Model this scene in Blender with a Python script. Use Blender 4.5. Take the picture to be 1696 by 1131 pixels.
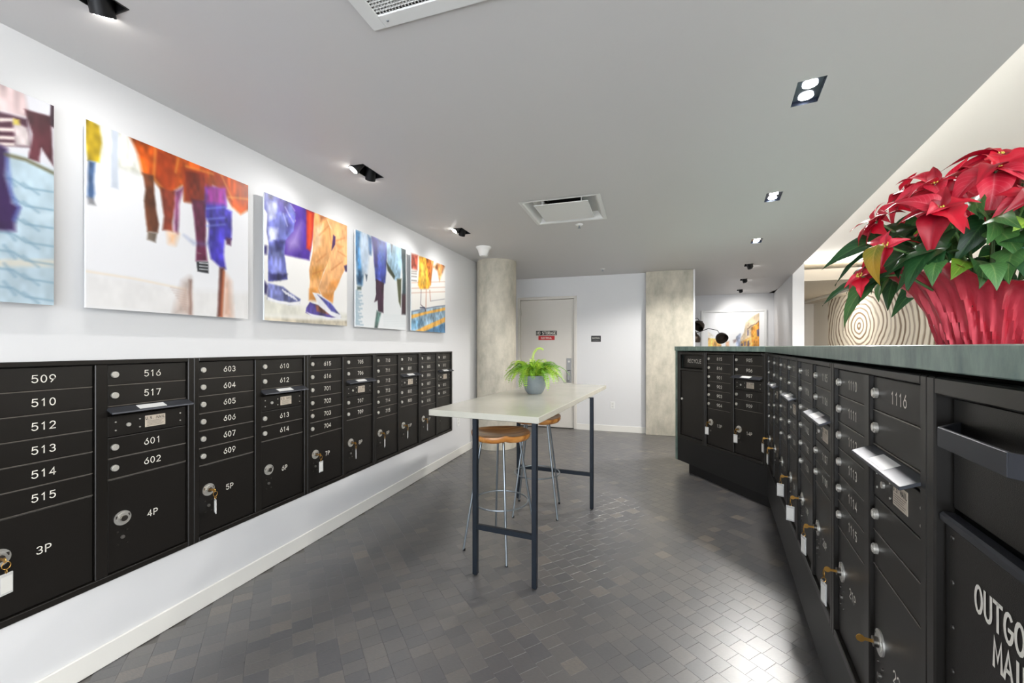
import bpy, bmesh, math, random
import numpy as np
from mathutils import Vector, Matrix

for o in list(bpy.data.objects):
    bpy.data.objects.remove(o, do_unlink=True)
S = bpy.context.scene
COL = S.collection
random.seed(7)
RNG = np.random.default_rng(7)

# ------------------------------------------------------------------ camera
FPX, CX, V0, HEYE = 680.0, 848.0, 574.1, 1.35
YAW = math.atan((1064.5 - CX) / FPX)
cy_, sy_ = math.cos(YAW), math.sin(YAW)
cam = bpy.data.cameras.new('camera')
cam.sensor_width = 36.0
cam.lens = FPX / 1696.0 * 36.0
cam.shift_y = (V0 - 565.5) / 1696.0
cam.clip_start = 0.02
camo = bpy.data.objects.new('camera', cam)
COL.objects.link(camo)
camo.location = (0, 0, HEYE)
camo.rotation_euler = (math.pi / 2, 0, YAW)
S.camera = camo

# ------------------------------------------------------------------ view, world
S.view_settings.view_transform = 'Standard'
S.view_settings.look = 'None'
S.view_settings.gamma = 1.0
S.view_settings.use_curve_mapping = False
S.view_settings.exposure = 0.36
w = bpy.data.worlds.new('world')
S.world = w
w.use_nodes = True
w.node_tree.nodes['Background'].inputs[0].default_value = (0.90, 0.95, 1.0, 1)
w.node_tree.nodes['Background'].inputs[1].default_value = 5.3


def lamp(name, kind, loc, energy, parent=None, aim=None, size=0.05, spot=60, blend=0.5, color=(1, 0.975, 0.94), size_y=None):
    l = bpy.data.lights.new(name, kind)
    l.energy = energy
    l.color = color
    if kind == 'SPOT':
        l.spot_size = math.radians(spot)
        l.spot_blend = blend
        l.shadow_soft_size = size
    elif kind == 'AREA':
        l.shape = 'RECTANGLE'
        l.size = size
        l.size_y = size_y or size
    else:
        l.shadow_soft_size = size
    o = bpy.data.objects.new(name, l)
    COL.objects.link(o)
    o.location = loc
    if aim is not None:
        d = Vector(aim) - Vector(loc)
        o.rotation_euler = d.to_track_quat('-Z', 'Y').to_euler()
    if parent:
        o.parent = parent
    return o


# ------------------------------------------------------------------ photo pixel helpers (direction only; the surface gives the distance)
def ray(u):
    X = (u - CX) / FPX
    return (X * cy_ - sy_, X * sy_ + cy_)


def on_x(u, v, x):
    r = ray(u); Y = x / r[0]
    return r[1] * Y, HEYE - (v - V0) * Y / FPX


def on_y(u, v, y):
    r = ray(u); Y = y / r[1]
    return r[0] * Y, HEYE - (v - V0) * Y / FPX


def project(x, y, z):
    X = x * cy_ + y * sy_; Y = -x * sy_ + y * cy_
    return CX + FPX * X / Y, V0 - FPX * (z - HEYE) / Y, Y


# ------------------------------------------------------------------ materials
def s2l(c):
    return tuple(((x / 255.0) / 12.92 if x / 255.0 <= 0.04045 else (((x / 255.0) + 0.055) / 1.055) ** 2.4) for x in c)


MATS = {}


def mat(name, rgb, rough=0.5, metal=0.0, noise=0.0, nscale=20.0, bump=0.0, bscale=200.0, stretch=(1, 1, 1), spec=0.5,
        rgb2=None, emit=0.0, trans=0.0, coat=0.0, subs=0.0, detail=4.0, sheen=0.0):
    """rgb in sRGB 0-255. noise mixes towards rgb2 (or a darker tone) by a noise texture."""
    if name in MATS:
        return MATS[name]
    m = bpy.data.materials.new(name)
    m.use_nodes = True
    nt = m.node_tree
    b = nt.nodes['Principled BSDF']
    c = s2l(rgb)
    b.inputs['Base Color'].default_value = (*c, 1)
    b.inputs['Roughness'].default_value = rough
    b.inputs['Metallic'].default_value = metal
    b.inputs['Specular IOR Level'].default_value = spec
    if coat:
        b.inputs['Coat Weight'].default_value = coat
        b.inputs['Coat Roughness'].default_value = 0.08
    if trans:
        b.inputs['Transmission Weight'].default_value = trans
    if subs:
        b.inputs['Subsurface Weight'].default_value = subs
        b.inputs['Subsurface Radius'].default_value = (0.01, 0.006, 0.003)
    if emit:
        b.inputs['Emission Color'].default_value = (*c, 1)
        b.inputs['Emission Strength'].default_value = emit
    if noise or bump:
        tc = nt.nodes.new('ShaderNodeTexCoord')
        mp = nt.nodes.new('ShaderNodeMapping')
        mp.inputs['Scale'].default_value = stretch
        nt.links.new(tc.outputs['Object'], mp.inputs['Vector'])
    if noise:
        n = nt.nodes.new('ShaderNodeTexNoise')
        n.inputs['Scale'].default_value = nscale
        n.inputs['Detail'].default_value = detail
        n.inputs['Roughness'].default_value = 0.62
        nt.links.new(mp.outputs['Vector'], n.inputs['Vector'])
        r = nt.nodes.new('ShaderNodeValToRGB')
        r.color_ramp.elements[0].position = 0.5 - 0.28
        r.color_ramp.elements[1].position = 0.5 + 0.28
        c2 = s2l(rgb2) if rgb2 else tuple(x * 0.7 for x in c)
        r.color_ramp.elements[0].color = (*[a * (1 - noise) + d * noise for a, d in zip(c, c2)], 1)
        r.color_ramp.elements[1].color = (*c, 1)
        nt.links.new(n.outputs['Fac'], r.inputs['Fac'])
        nt.links.new(r.outputs['Color'], b.inputs['Base Color'])
    if bump:
        n2 = nt.nodes.new('ShaderNodeTexNoise')
        n2.inputs['Scale'].default_value = bscale
        n2.inputs['Detail'].default_value = 3
        nt.links.new(mp.outputs['Vector'], n2.inputs['Vector'])
        bp = nt.nodes.new('ShaderNodeBump')
        bp.inputs['Strength'].default_value = bump
        bp.inputs['Distance'].default_value = 0.002
        nt.links.new(n2.outputs['Fac'], bp.inputs['Height'])
        nt.links.new(bp.outputs['Normal'], b.inputs['Normal'])
    MATS[name] = m
    return m


def attr_mat(name, attr='col', rough=0.35, coat=0.0):
    m = bpy.data.materials.new(name)
    m.use_nodes = True
    nt = m.node_tree
    b = nt.nodes['Principled BSDF']
    a = nt.nodes.new('ShaderNodeAttribute')
    a.attribute_name = attr
    nt.links.new(a.outputs['Color'], b.inputs['Base Color'])
    b.inputs['Roughness'].default_value = rough
    if coat:
        b.inputs['Coat Weight'].default_value = coat
    MATS[name] = m
    return m


M_WALL = mat('wall_paint', (217, 217, 218), 0.6, bump=0.05, bscale=350)
M_WARM = mat('warm_wall_paint', (236, 231, 222), 0.6)
M_CEIL = mat('ceiling_grey_paint', (205, 203, 202), 0.5, bump=0.03, bscale=300)
M_BASEB = mat('baseboard_paint', (228, 226, 220), 0.45)
M_TRIM = mat('door_frame_paint', (214, 209, 201), 0.45)
M_DOOR = mat('door_paint', (214, 209, 201), 0.45, noise=0.05, nscale=6)
M_BLACK = mat('bronze_black_metal', (24, 21, 18), 0.34, 0.3, bump=0.25, bscale=900, spec=0.6)
M_FRAMEBLK = mat('bronze_black_frame', (27, 24, 21), 0.32, 0.3, bump=0.12, bscale=900, spec=0.6)
M_PANELBLK = mat('black_base_panel', (26, 26, 27), 0.4, 0.2)
M_DEEP = mat('deep_black', (8, 8, 8), 0.7)
M_CHROME = mat('brushed_nickel', (206, 203, 196), 0.4, 0.55)
M_STEEL = mat('zinc_steel', (150, 158, 164), 0.33, 0.9, noise=0.25, nscale=30)
M_BRASS = mat('key_brass', (190, 145, 75), 0.3, 1.0)
M_WHITEP = mat('white_plastic', (228, 228, 226), 0.4)
M_NUM = mat('engraved_white', (226, 222, 212), 0.55)
M_LABEL = mat('mail_label_paper', (196, 184, 168), 0.5)
M_INK = mat('label_ink', (50, 45, 42), 0.6)
M_HOOD = mat('slot_hood_metal', (72, 74, 80), 0.46, 0.75, spec=0.6)
M_LEGBLK = mat('table_leg_steel', (34, 42, 52), 0.45, 0.5, noise=0.4, nscale=25, rgb2=(20, 24, 30))
M_CONC_TOP = mat('concrete_top', (196, 193, 181), 0.22, noise=0.55, nscale=4.5, rgb2=(168, 168, 156), coat=0.25, detail=6)
M_CONC = mat('column_concrete', (212, 204, 188), 0.75, noise=1.0, nscale=4.2, rgb2=(150, 147, 134), bump=0.8, bscale=60, stretch=(1.6, 1.6, 0.9), detail=14)
M_PATINA = mat('green_patina_copper', (146, 166, 154), 0.32, 0.25, noise=1.0, nscale=17, rgb2=(76, 98, 98), stretch=(1.5, 1.5, 0.6), detail=8)
M_POTGREY = mat('pot_concrete', (142, 150, 154), 0.6, noise=0.7, nscale=14, rgb2=(112, 122, 130), detail=6)
M_SOIL = mat('soil', (48, 36, 27), 0.9, noise=0.6, nscale=60)
M_FERN = [mat('fern_green_%s' % n, c, 0.5, noise=0.35, nscale=25) for n, c in (('lime', (184, 216, 66)), ('mid', (152, 196, 52)), ('deep', (112, 164, 44)))]
M_LENS = mat('lamp_lens', (255, 252, 246), 0.3, emit=28.0)
M_LENS2 = mat('spot_lens', (255, 252, 246), 0.3, emit=40.0)
M_FIXT = mat('black_fixture', (26, 26, 28), 0.38, 0.4)
M_REFL = mat('dark_reflector', (58, 64, 78), 0.18, 0.8)
M_RED = mat('sign_red', (186, 24, 34), 0.45)
M_SIGNB = mat('sign_black', (22, 22, 22), 0.45)
M_GLASS = mat('clear_glass', (245, 250, 250), 0.02, trans=1.0)

# wood of the stool seats
mw = bpy.data.materials.new('oiled_teak'); mw.use_nodes = True
nt = mw.node_tree; b = nt.nodes['Principled BSDF']
tc = nt.nodes.new('ShaderNodeTexCoord'); mp = nt.nodes.new('ShaderNodeMapping')
mp.inputs['Scale'].default_value = (1.0, 7.0, 3.0); mp.inputs['Rotation'].default_value = (0, 0, math.radians(28))
nt.links.new(tc.outputs['Object'], mp.inputs['Vector'])
n1 = nt.nodes.new('ShaderNodeTexNoise'); n1.inputs['Scale'].default_value = 5; n1.inputs['Detail'].default_value = 6; n1.inputs['Distortion'].default_value = 0.8
nt.links.new(mp.outputs['Vector'], n1.inputs['Vector'])
r = nt.nodes.new('ShaderNodeValToRGB')
r.color_ramp.elements[0].position = 0.3; r.color_ramp.elements[0].color = (*s2l((142, 84, 36)), 1)
r.color_ramp.elements[1].position = 0.72; r.color_ramp.elements[1].color = (*s2l((222, 164, 92)), 1)
e = r.color_ramp.elements.new(0.5); e.color = (*s2l((196, 128, 60)), 1)
nt.links.new(n1.outputs['Fac'], r.inputs['Fac']); nt.links.new(r.outputs['Color'], b.inputs['Base Color'])
b.inputs['Roughness'].default_value = 0.3; b.inputs['Coat Weight'].default_value = 0.25
M_TEAK = mw

# end-grain wood block floor: the tone of each block sits in the attribute "tone"
mf = bpy.data.materials.new('end_grain_block'); mf.use_nodes = True
nt = mf.node_tree; b = nt.nodes['Principled BSDF']
at = nt.nodes.new('ShaderNodeAttribute'); at.attribute_name = 'tone'
ge = nt.nodes.new('ShaderNodeNewGeometry')
mp = nt.nodes.new('ShaderNodeMapping'); mp.inputs['Rotation'].default_value = (0, 0, math.radians(30)); mp.inputs['Scale'].default_value = (1, 4, 1)
nt.links.new(ge.outputs['Position'], mp.inputs['Vector'])
n1 = nt.nodes.new('ShaderNodeTexNoise'); n1.inputs['Scale'].default_value = 55; n1.inputs['Detail'].default_value = 4
nt.links.new(mp.outputs['Vector'], n1.inputs['Vector'])
n3 = nt.nodes.new('ShaderNodeTexNoise'); n3.inputs['Scale'].default_value = 3; n3.inputs['Detail'].default_value = 3
nt.links.new(ge.outputs['Position'], n3.inputs['Vector'])
mx = nt.nodes.new('ShaderNodeMath'); mx.operation = 'MULTIPLY_ADD'
nt.links.new(n1.outputs['Fac'], mx.inputs[0]); mx.inputs[1].default_value = 0.40
nt.links.new(at.outputs['Fac'], mx.inputs[2])
r = nt.nodes.new('ShaderNodeValToRGB')
r.color_ramp.elements[0].position = 0.2; r.color_ramp.elements[0].color = (*s2l((72, 73, 78)), 1)
r.color_ramp.elements[1].position = 1.15 if False else 1.0; r.color_ramp.elements[1].color = (*s2l((140, 128, 114)), 1)
e = r.color_ramp.elements.new(0.62); e.color = (*s2l((98, 95, 93)), 1)
nt.links.new(mx.outputs[0], r.inputs['Fac']); nt.links.new(r.outputs['Color'], b.inputs['Base Color'])
rr = nt.nodes.new('ShaderNodeMapRange'); rr.inputs['To Min'].default_value = 0.30; rr.inputs['To Max'].default_value = 0.40
nt.links.new(n3.outputs['Fac'], rr.inputs['Value']); nt.links.new(rr.outputs['Result'], b.inputs['Roughness'])
bp = nt.nodes.new('ShaderNodeBump'); bp.inputs['Strength'].default_value = 0.05; bp.inputs['Distance'].default_value = 0.001
nt.links.new(n1.outputs['Fac'], bp.inputs['Height']); nt.links.new(bp.outputs['Normal'], b.inputs['Normal'])
b.inputs['Specular IOR Level'].default_value = 1.0
b.inputs['Coat Weight'].default_value = 0.3; b.inputs['Coat Roughness'].default_value = 0.30
M_FLOOR = mf
M_FLOORBASE = mat('floor_joint_base', (84, 81, 79), 0.28, noise=0.6, nscale=9, rgb2=(106, 102, 98), spec=0.5)

# tree-ring mural: printed rings
mm = bpy.data.materials.new('tree_ring_print'); mm.use_nodes = True
nt = mm.node_tree; b = nt.nodes['Principled BSDF']
tc = nt.nodes.new('ShaderNodeTexCoord')
nz = nt.nodes.new('ShaderNodeTexNoise'); nz.inputs['Scale'].default_value = 1.1; nz.inputs['Detail'].default_value = 3
nt.links.new(tc.outputs['Object'], nz.inputs['Vector'])
sub = nt.nodes.new('ShaderNodeVectorMath'); sub.operation = 'MULTIPLY_ADD'
sub.inputs[1].default_value = (0.32, 0.32, 0.32)
nt.links.new(nz.outputs['Color'], sub.inputs[0]); nt.links.new(tc.outputs['Object'], sub.inputs[2])
off = nt.nodes.new('ShaderNodeVectorMath'); off.operation = 'SUBTRACT'; off.inputs[1].default_value = (0.16, 0.16, 0.16)
nt.links.new(sub.outputs[0], off.inputs[0])
msk = nt.nodes.new('ShaderNodeVectorMath'); msk.operation = 'MULTIPLY'; msk.inputs[1].default_value = (0, 0.74, 1.0)
nt.links.new(off.outputs[0], msk.inputs[0])
ln = nt.nodes.new('ShaderNodeVectorMath'); ln.operation = 'LENGTH'
nt.links.new(msk.outputs[0], ln.inputs[0])
cmb = nt.nodes.new('ShaderNodeCombineXYZ'); nt.links.new(ln.outputs['Value'], cmb.inputs['X'])
nr = nt.nodes.new('ShaderNodeTexNoise'); nr.noise_dimensions = '1D'; nr.inputs['Scale'].default_value = 6.5; nr.inputs['Detail'].default_value = 5; nr.inputs['Roughness'].default_value = 0.85
nt.links.new(ln.outputs['Value'], nr.inputs['W'])
wv = nt.nodes.new('ShaderNodeTexWave'); wv.wave_type = 'BANDS'; wv.inputs['Scale'].default_value = 3.1; wv.inputs['Distortion'].default_value = 1.2; wv.inputs['Detail'].default_value = 2
nt.links.new(cmb.outputs[0], wv.inputs['Vector'])
ml = nt.nodes.new('ShaderNodeMath'); ml.operation = 'MULTIPLY'
nt.links.new(wv.outputs['Fac'], ml.inputs[0]); nt.links.new(nr.outputs['Fac'], ml.inputs[1])
r = nt.nodes.new('ShaderNodeValToRGB')
r.color_ramp.elements[0].position = 0.22; r.color_ramp.elements[0].color = (*s2l((240, 233, 218)), 1)
r.color_ramp.elements[1].position = 0.50; r.color_ramp.elements[1].color = (*s2l((128, 106, 82)), 1)
nt.links.new(ml.outputs[0], r.inputs['Fac']); nt.links.new(r.outputs['Color'], b.inputs['Base Color'])
b.inputs['Roughness'].default_value = 0.6
M_MURAL = mm


# ------------------------------------------------------------------ mesh helpers
class MB:
    def __init__(s):
        s.v = []; s.f = []

    def add(s, vs, fs):
        k = len(s.v); s.v += [tuple(p) for p in vs]; s.f += [tuple(i + k for i in q) for q in fs]; return s

    def box(s, x0, x1, y0, y1, z0, z1):
        return s.add([(x0, y0, z0), (x1, y0, z0), (x1, y1, z0), (x0, y1, z0), (x0, y0, z1), (x1, y0, z1), (x1, y1, z1), (x0, y1, z1)],
                     [(0, 3, 2, 1), (4, 5, 6, 7), (0, 1, 5, 4), (1, 2, 6, 5), (2, 3, 7, 6), (3, 0, 4, 7)])

    def prism(s, poly, z0, z1):
        n = len(poly)
        a = sum(poly[i][0] * poly[(i + 1) % n][1] - poly[(i + 1) % n][0] * poly[i][1] for i in range(n))
        if a < 0: poly = poly[::-1]
        return s.add([(x, y, z0) for x, y in poly] + [(x, y, z1) for x, y in poly],
                     [tuple(range(n))[::-1], tuple(range(n, 2 * n))] + [(i, (i + 1) % n, n + (i + 1) % n, n + i) for i in range(n)])

    def lathe(s, prof, n=24, c=(0, 0, 0), capb=True, capt=True, fn=None):
        vs = []; fs = []
        for j, (r_, z_) in enumerate(prof):
            for i in range(n):
                a = 2 * math.pi * i / n
                rr_, zz_ = (r_, z_) if fn is None else fn(j, a, r_, z_)
                vs.append((c[0] + rr_ * math.cos(a), c[1] + rr_ * math.sin(a), c[2] + zz_))
        for j in range(len(prof) - 1):
            for i in range(n):
                i2 = (i + 1) % n
                fs.append((j * n + i, j * n + i2, (j + 1) * n + i2, (j + 1) * n + i))
        if capb: fs.append(tuple(range(n))[::-1])
        if capt: fs.append(tuple(range((len(prof) - 1) * n, len(prof) * n)))
        return s.add(vs, fs)

    def tube(s, pts, r_, n=8, closed=False):
        pts = [Vector(p) for p in pts]; m = len(pts); vs = []; fs = []
        up = Vector((0, 0, 1)); prev = None
        for i, p in enumerate(pts):
            if closed: t = pts[(i + 1) % m] - pts[i - 1]
            else: t = pts[min(i + 1, m - 1)] - pts[max(i - 1, 0)]
            t.normalize()
            if prev is None:
                a = t.cross(up)
                if a.length < 1e-3: a = t.cross(Vector((1, 0, 0)))
            else:
                a = prev - t * prev.dot(t)
            a.normalize(); prev = a; bb = t.cross(a)
            rad = r_[i] if isinstance(r_, (list, tuple)) else r_
            for k in range(n):
                g = 2 * math.pi * k / n
                vs.append(p + (a * math.cos(g) + bb * math.sin(g)) * rad)
        for i in range(m if closed else m - 1):
            j = (i + 1) % m
            for k in range(n):
                k2 = (k + 1) % n
                fs.append((i * n + k, i * n + k2, j * n + k2, j * n + k))
        if not closed:
            fs += [tuple(range(n))[::-1], tuple(range((m - 1) * n, m * n))]
        return s.add(vs, fs)

    def cyl(s, p0, p1, r_, n=14):
        return s.tube([p0, p1], r_, n)

    def mesh(s, name, smooth=False, bevel=0.0, seg=1):
        me = bpy.data.meshes.new(name)
        me.from_pydata(s.v, [], s.f)
        bm = bmesh.new(); bm.from_mesh(me)
        bmesh.ops.recalc_face_normals(bm, faces=bm.faces)
        if bevel:
            ed = [e_ for e_ in bm.edges if len(e_.link_faces) == 2 and e_.calc_face_angle(0) > 0.6]
            bmesh.ops.bevel(bm, geom=ed, offset=bevel, segments=seg, affect='EDGES', profile=0.5)
        bm.to_mesh(me); bm.free()
        if smooth:
            me.polygons.foreach_set('use_smooth', [True] * len(me.polygons))
            try: me.set_sharp_from_angle(angle=math.radians(40))
            except Exception: pass
        return me


def ob(name, me, m, parent=None, loc=(0, 0, 0), rot=(0, 0, 0), label=None, cat=None, group=None, kind=None):
    if isinstance(me, MB): me = me.mesh(name)
    if m is not None and not me.materials: me.materials.append(m)
    o = bpy.data.objects.new(name, me)
    COL.objects.link(o)
    o.location = loc; o.rotation_euler = rot
    if parent: o.parent = parent
    tag(o, label, cat, group, kind)
    return o


def tag(o, label=None, cat=None, group=None, kind=None):
    if label: o['label'] = label
    if cat: o['category'] = cat
    if group: o['group'] = group
    if kind: o['kind'] = kind
    return o


def empty(name, loc, rz=0, label=None, cat=None, group=None, kind=None):
    o = bpy.data.objects.new(name, None)
    o.empty_display_size = 0.05
    COL.objects.link(o)
    o.location = loc; o.rotation_euler = (0, 0, rz)
    return tag(o, label, cat, group, kind)


# ------------------------------------------------------------------ routed stroke lettering
def arc(cx, cy, rx, ry, a0, a1, n=8):
    return [(cx + rx * math.cos(math.radians(a0 + (a1 - a0) * i / n)), cy + ry * math.sin(math.radians(a0 + (a1 - a0) * i / n))) for i in range(n + 1)]


G = {  # box 4 wide, 6 high
    '0': [arc(2, 3, 1.75, 3, 90, 450, 16)],
    '1': [[(0.9, 4.8), (2.2, 6), (2.2, 0)]],
    '2': [arc(2, 4.3, 1.7, 1.7, 165, -35, 8) + [(0.3, 0), (3.8, 0)]],
    '3': [arc(1.9, 4.5, 1.6, 1.5, 150, -90, 8) + arc(1.9, 1.55, 1.8, 1.55, 90, -155, 9)[1:]],
    '4': [[(2.9, 0), (2.9, 6), (0.1, 1.7), (4, 1.7)]],
    '5': [[(3.5, 6), (0.7, 6), (0.5, 3.4)] + arc(1.9, 1.95, 1.9, 1.95, 125, -150, 10)],
    '6': [[(3.0, 6), (0.6, 2.9)] + arc(2, 1.9, 1.85, 1.9, 155, 515, 14)],
    '7': [[(0.2, 6), (3.8, 6), (1.4, 0)]],
    '8': [arc(2, 4.5, 1.5, 1.5, -90, 270, 12), arc(2, 1.5, 1.85, 1.5, 90, 450, 12)],
    '9': [[(1.0, 0), (3.4, 3.1)] + arc(2, 4.1, 1.85, 1.9, -25, 335, 14)],
    'P': [[(0.5, 0), (0.5, 6), (2.3, 6)] + arc(2.3, 4.4, 1.6, 1.6, 90, -90, 7) + [(0.5, 2.8)]],
    'A': [[(0, 0), (2, 6), (4, 0)], [(0.7, 2), (3.3, 2)]],
    'C': [arc(2.1, 3, 1.9, 3, 50, 310, 12)],
    'E': [[(3.6, 6), (0.4, 6), (0.4, 0), (3.6, 0)], [(0.4, 3.1), (3.0, 3.1)]],
    'G': [arc(2.1, 3, 1.9, 3, 50, 340, 13) + [(3.9, 2.7), (2.3, 2.7)]],
    'I': [[(2, 0), (2, 6)]],
    'L': [[(0.5, 6), (0.5, 0), (3.6, 0)]],
    'M': [[(0, 0), (0.3, 6), (2, 1.8), (3.7, 6), (4, 0)]],
    'N': [[(0.3, 0), (0.3, 6), (3.7, 0), (3.7, 6)]],
    'O': [arc(2, 3, 1.9, 3, 90, 450, 16)],
    'R': [[(0.5, 0), (0.5, 6), (2.3, 6)] + arc(2.3, 4.5, 1.5, 1.5, 90, -90, 7) + [(0.5, 3.0)], [(2.2, 3), (3.8, 0)]],
    'S': [arc(2, 4.5, 1.7, 1.5, 30, 270, 8) + arc(2, 1.5, 1.8, 1.5, 90, -150, 8)[1:]],
    'T': [[(2, 0), (2, 6)], [(0, 6), (4, 6)]],
    'U': [[(0.3, 6), (0.3, 1.9)] + arc(2, 1.9, 1.7, 1.9, 180, 360, 9) + [(3.7, 6)]],
    'Y': [[(0, 6), (2, 3), (4, 6)], [(2, 3), (2, 0)]],
    '.': [[(1.6, 0), (2.0, 0)]],
}


def lettering(mb, text, cx, cz, h, stroke, y=0.0, gap=1.6, wide=1.0):
    """flat strokes in the local XZ plane, facing local -Y, centred on (cx, cz)"""
    k = h / 6.0; adv = {' ': 3.0, '.': 2.0, 'I': 2.2}
    tot = sum((adv.get(c_, 4.0) + gap) * wide for c_ in text) - gap * wide
    x = cx - tot * k / 2
    for c_ in text:
        wch = adv.get(c_, 4.0)
        for pl in G.get(c_, []):
            pts = [(x + ((px if c_ not in 'I.' else px - 2 + wch / 2) * wide) * k, cz - h / 2 + py * k) for px, py in pl]
            closed = math.dist(pts[0], pts[-1]) < 1e-6
            if closed: pts = pts[:-1]
            n = len(pts); L = []; R_ = []
            for i in range(n):
                if closed: a_, b_ = pts[i - 1], pts[(i + 1) % n]
                else: a_, b_ = pts[max(i - 1, 0)], pts[min(i + 1, n - 1)]
                p = pts[i]
                d1 = Vector((p[0] - a_[0], p[1] - a_[1])); d2 = Vector((b_[0] - p[0], b_[1] - p[1]))
                if d1.length > 0: d1.normalize()
                if d2.length > 0: d2.normalize()
                t = d1 + d2
                if t.length < 1e-4: t = d2
                t.normalize(); nn = Vector((-t.y, t.x))
                ref = d2 if d2.length > 0 else d1
                sc = 1.0 / max(0.5, abs(nn.dot(Vector((-ref.y, ref.x)))))
                ex = t * (stroke * 0.4) if (not closed and i == n - 1) else (t * (-stroke * 0.4) if (not closed and i == 0) else Vector((0, 0)))
                L.append((p[0] + ex.x + nn.x * stroke / 2 * sc, y, p[1] + ex.y + nn.y * stroke / 2 * sc))
                R_.append((p[0] + ex.x - nn.x * stroke / 2 * sc, y, p[1] + ex.y - nn.y * stroke / 2 * sc))
            m_ = n if closed else n - 1
            mb.add(L + R_, [(i, n + i, n + (i + 1) % n, (i + 1) % n) for i in range(m_)])
        x += (wch + gap) * wide * k
    return mb


def flat_mesh(mb, name):
    me = bpy.data.meshes.new(name); me.from_pydata(mb.v, [], mb.f)
    return me


# ================================================================== SETTING
XL, YF, ZC = -2.173, 6.727, 2.50           # left wall, door wall, grey ceiling
ZHI = 2.86                                  # raised white ceiling
A92 = math.radians(9.2)
EDGE = lambda y: 1.378 + (y - 2.073) * math.tan(A92)      # free edge of the grey ceiling
CC = Vector((0.9875, 3.9084))               # inner corner of the mailbox counter
D2 = Vector((-math.sin(A92), -math.cos(A92)))             # towards the camera
a1 = math.radians(-32.14)
D1 = Vector((math.sin(a1), math.cos(a1)))                 # away from the camera
XR, YB, YLOB, YBK = 4.36, 10.08, 12.92, -2.6
# mailbox recess in the left wall
UW, UH, UZ0 = 0.738, 0.943, 0.351
UY0 = 0.752
ry0, ry1, rz0, rz1 = UY0 + 0.012, UY0 + 5 * UW - 0.012, UZ0 + 0.012, UZ0 + UH - 0.012

m = MB()
m.box(XL - 0.3, XL, YBK, ry0, 0, ZHI); m.box(XL - 0.3, XL, ry1, YF, 0, ZHI)
m.box(XL - 0.3, XL, ry0, ry1, 0, rz0); m.box(XL - 0.3, XL, ry0, ry1, rz1, ZHI)
m.box(XL - 0.3, XL - 0.2, ry0, ry1, rz0, rz1)
ob('wall_left', m, M_WALL, kind='structure', label='white wall with the recessed mailboxes and the art prints')

m = MB()   # far wall with the door opening
dx0, dx1, dz1 = -1.995, -1.075, 2.14
m.box(XL, dx0 - 0.045, YF, YF + 0.14, 0, ZHI); m.box(dx1 + 0.045, 0.045, YF, YF + 0.14, 0, ZHI)
m.box(dx0 - 0.045, dx1 + 0.045, YF, YF + 0.14, dz1 + 0.045, ZHI)
ob('wall_far', m, M_WALL, kind='structure', label='white wall around the electrical room door')
ob('wall_light_block', MB().box(XL, 0.0, YF + 0.14, YF + 0.2, -0.1, ZHI), M_WALL, kind='structure', label='unseen backing added behind the electrical room door to block leaking light')  # unseen backing added to stop light leaking under the door
ob('wall_hall_side', MB().box(0.045, 0.72, 6.80, 7.05, 0, ZHI), M_WALL, kind='structure', label='white wall stub behind the square concrete column')
ob('wall_hall_return', MB().box(-0.1, 0.045, 6.867, YB, 0, ZHI), M_WALL, kind='structure', label='white wall running to the framed street photograph')
ob('wall_back', MB().box(-0.1, 2.75, YB, YB + 0.15, 0, ZHI), M_WALL, kind='structure', label='white wall with the framed street photograph')
# wall under the ceiling edge
pe0 = (EDGE(7.57), 7.57); pe1 = (EDGE(YB), YB)
ob('wall_edge', MB().prism([pe0, pe1, (pe1[0] + 0.16, pe1[1]), (pe0[0] + 0.16, pe0[1])], 0, ZHI), M_WALL, kind='structure', label='white wall end between the hall and the mural lobby')
ob('wall_lobby_far', MB().box(pe1[0] + 0.1, XR + 0.2, YLOB, YLOB + 0.15, 0, ZHI), M_WARM, kind='structure', label='pale wall closing the mural lobby')
ob('wall_right', MB().box(XR, XR + 0.2, YBK, YLOB, 0, ZHI), M_WARM, kind='structure', label='pale lobby wall that carries the tree ring mural')
ob('wall_lobby_left', MB().box(pe1[0], pe1[0] + 0.15, YB + 0.15, YLOB, 0, ZHI), M_WARM, kind='structure', label='pale wall hidden behind the hall')
# rear: unseen glazed front added behind the camera to let in fill daylight
m = MB()
for x in np.linspace(XL, XR, 6): m.box(x - 0.03, x + 0.03, YBK - 0.06, YBK, 0, ZHI)
m.box(XL, XR, YBK - 0.06, YBK, 0, 0.06); m.box(XL, XR, YBK - 0.06, YBK, ZHI - 0.12, ZHI)
ob('fill_window_1', m, M_FIXT, kind='structure', label='unseen glazed front added behind the camera to let in fill light')

ob('floor', MB().box(XL - 0.05, XR + 0.1, YBK, YLOB, -0.1, -0.003), M_FLOORBASE, kind='structure', label='dark floor of end-grain wood blocks')
floor_o = bpy.data.objects['floor']
ob('ceiling_raised', MB().box(XL - 0.3, XR + 0.2, YBK - 0.1, YLOB + 0.15, ZHI, ZHI + 0.1), mat('white_ceiling_paint', (243, 240, 234), 0.6), kind='structure', label='raised white ceiling over the lobby')
# low ceiling at the far end of the lobby
ob('ceiling_lobby', MB().box(EDGE(8.42) + 0.16, XR, 8.42, YLOB, ZC, ZC + 0.2), mat('beige_ceiling_paint', (214, 205, 190), 0.6), kind='structure', label='low beige ceiling at the end of the lobby')

# grey ceiling with real openings for lamps and grilles
OPEN = []


def rect(cx, cy, w_, l_, rz):
    c_, s_ = math.cos(rz), math.sin(rz)
    return [(cx + x * c_ - y * s_, cy + x * s_ + y * c_) for x, y in ((-w_ / 2, -l_ / 2), (w_ / 2, -l_ / 2), (w_ / 2, l_ / 2), (-w_ / 2, l_ / 2))]


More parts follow.
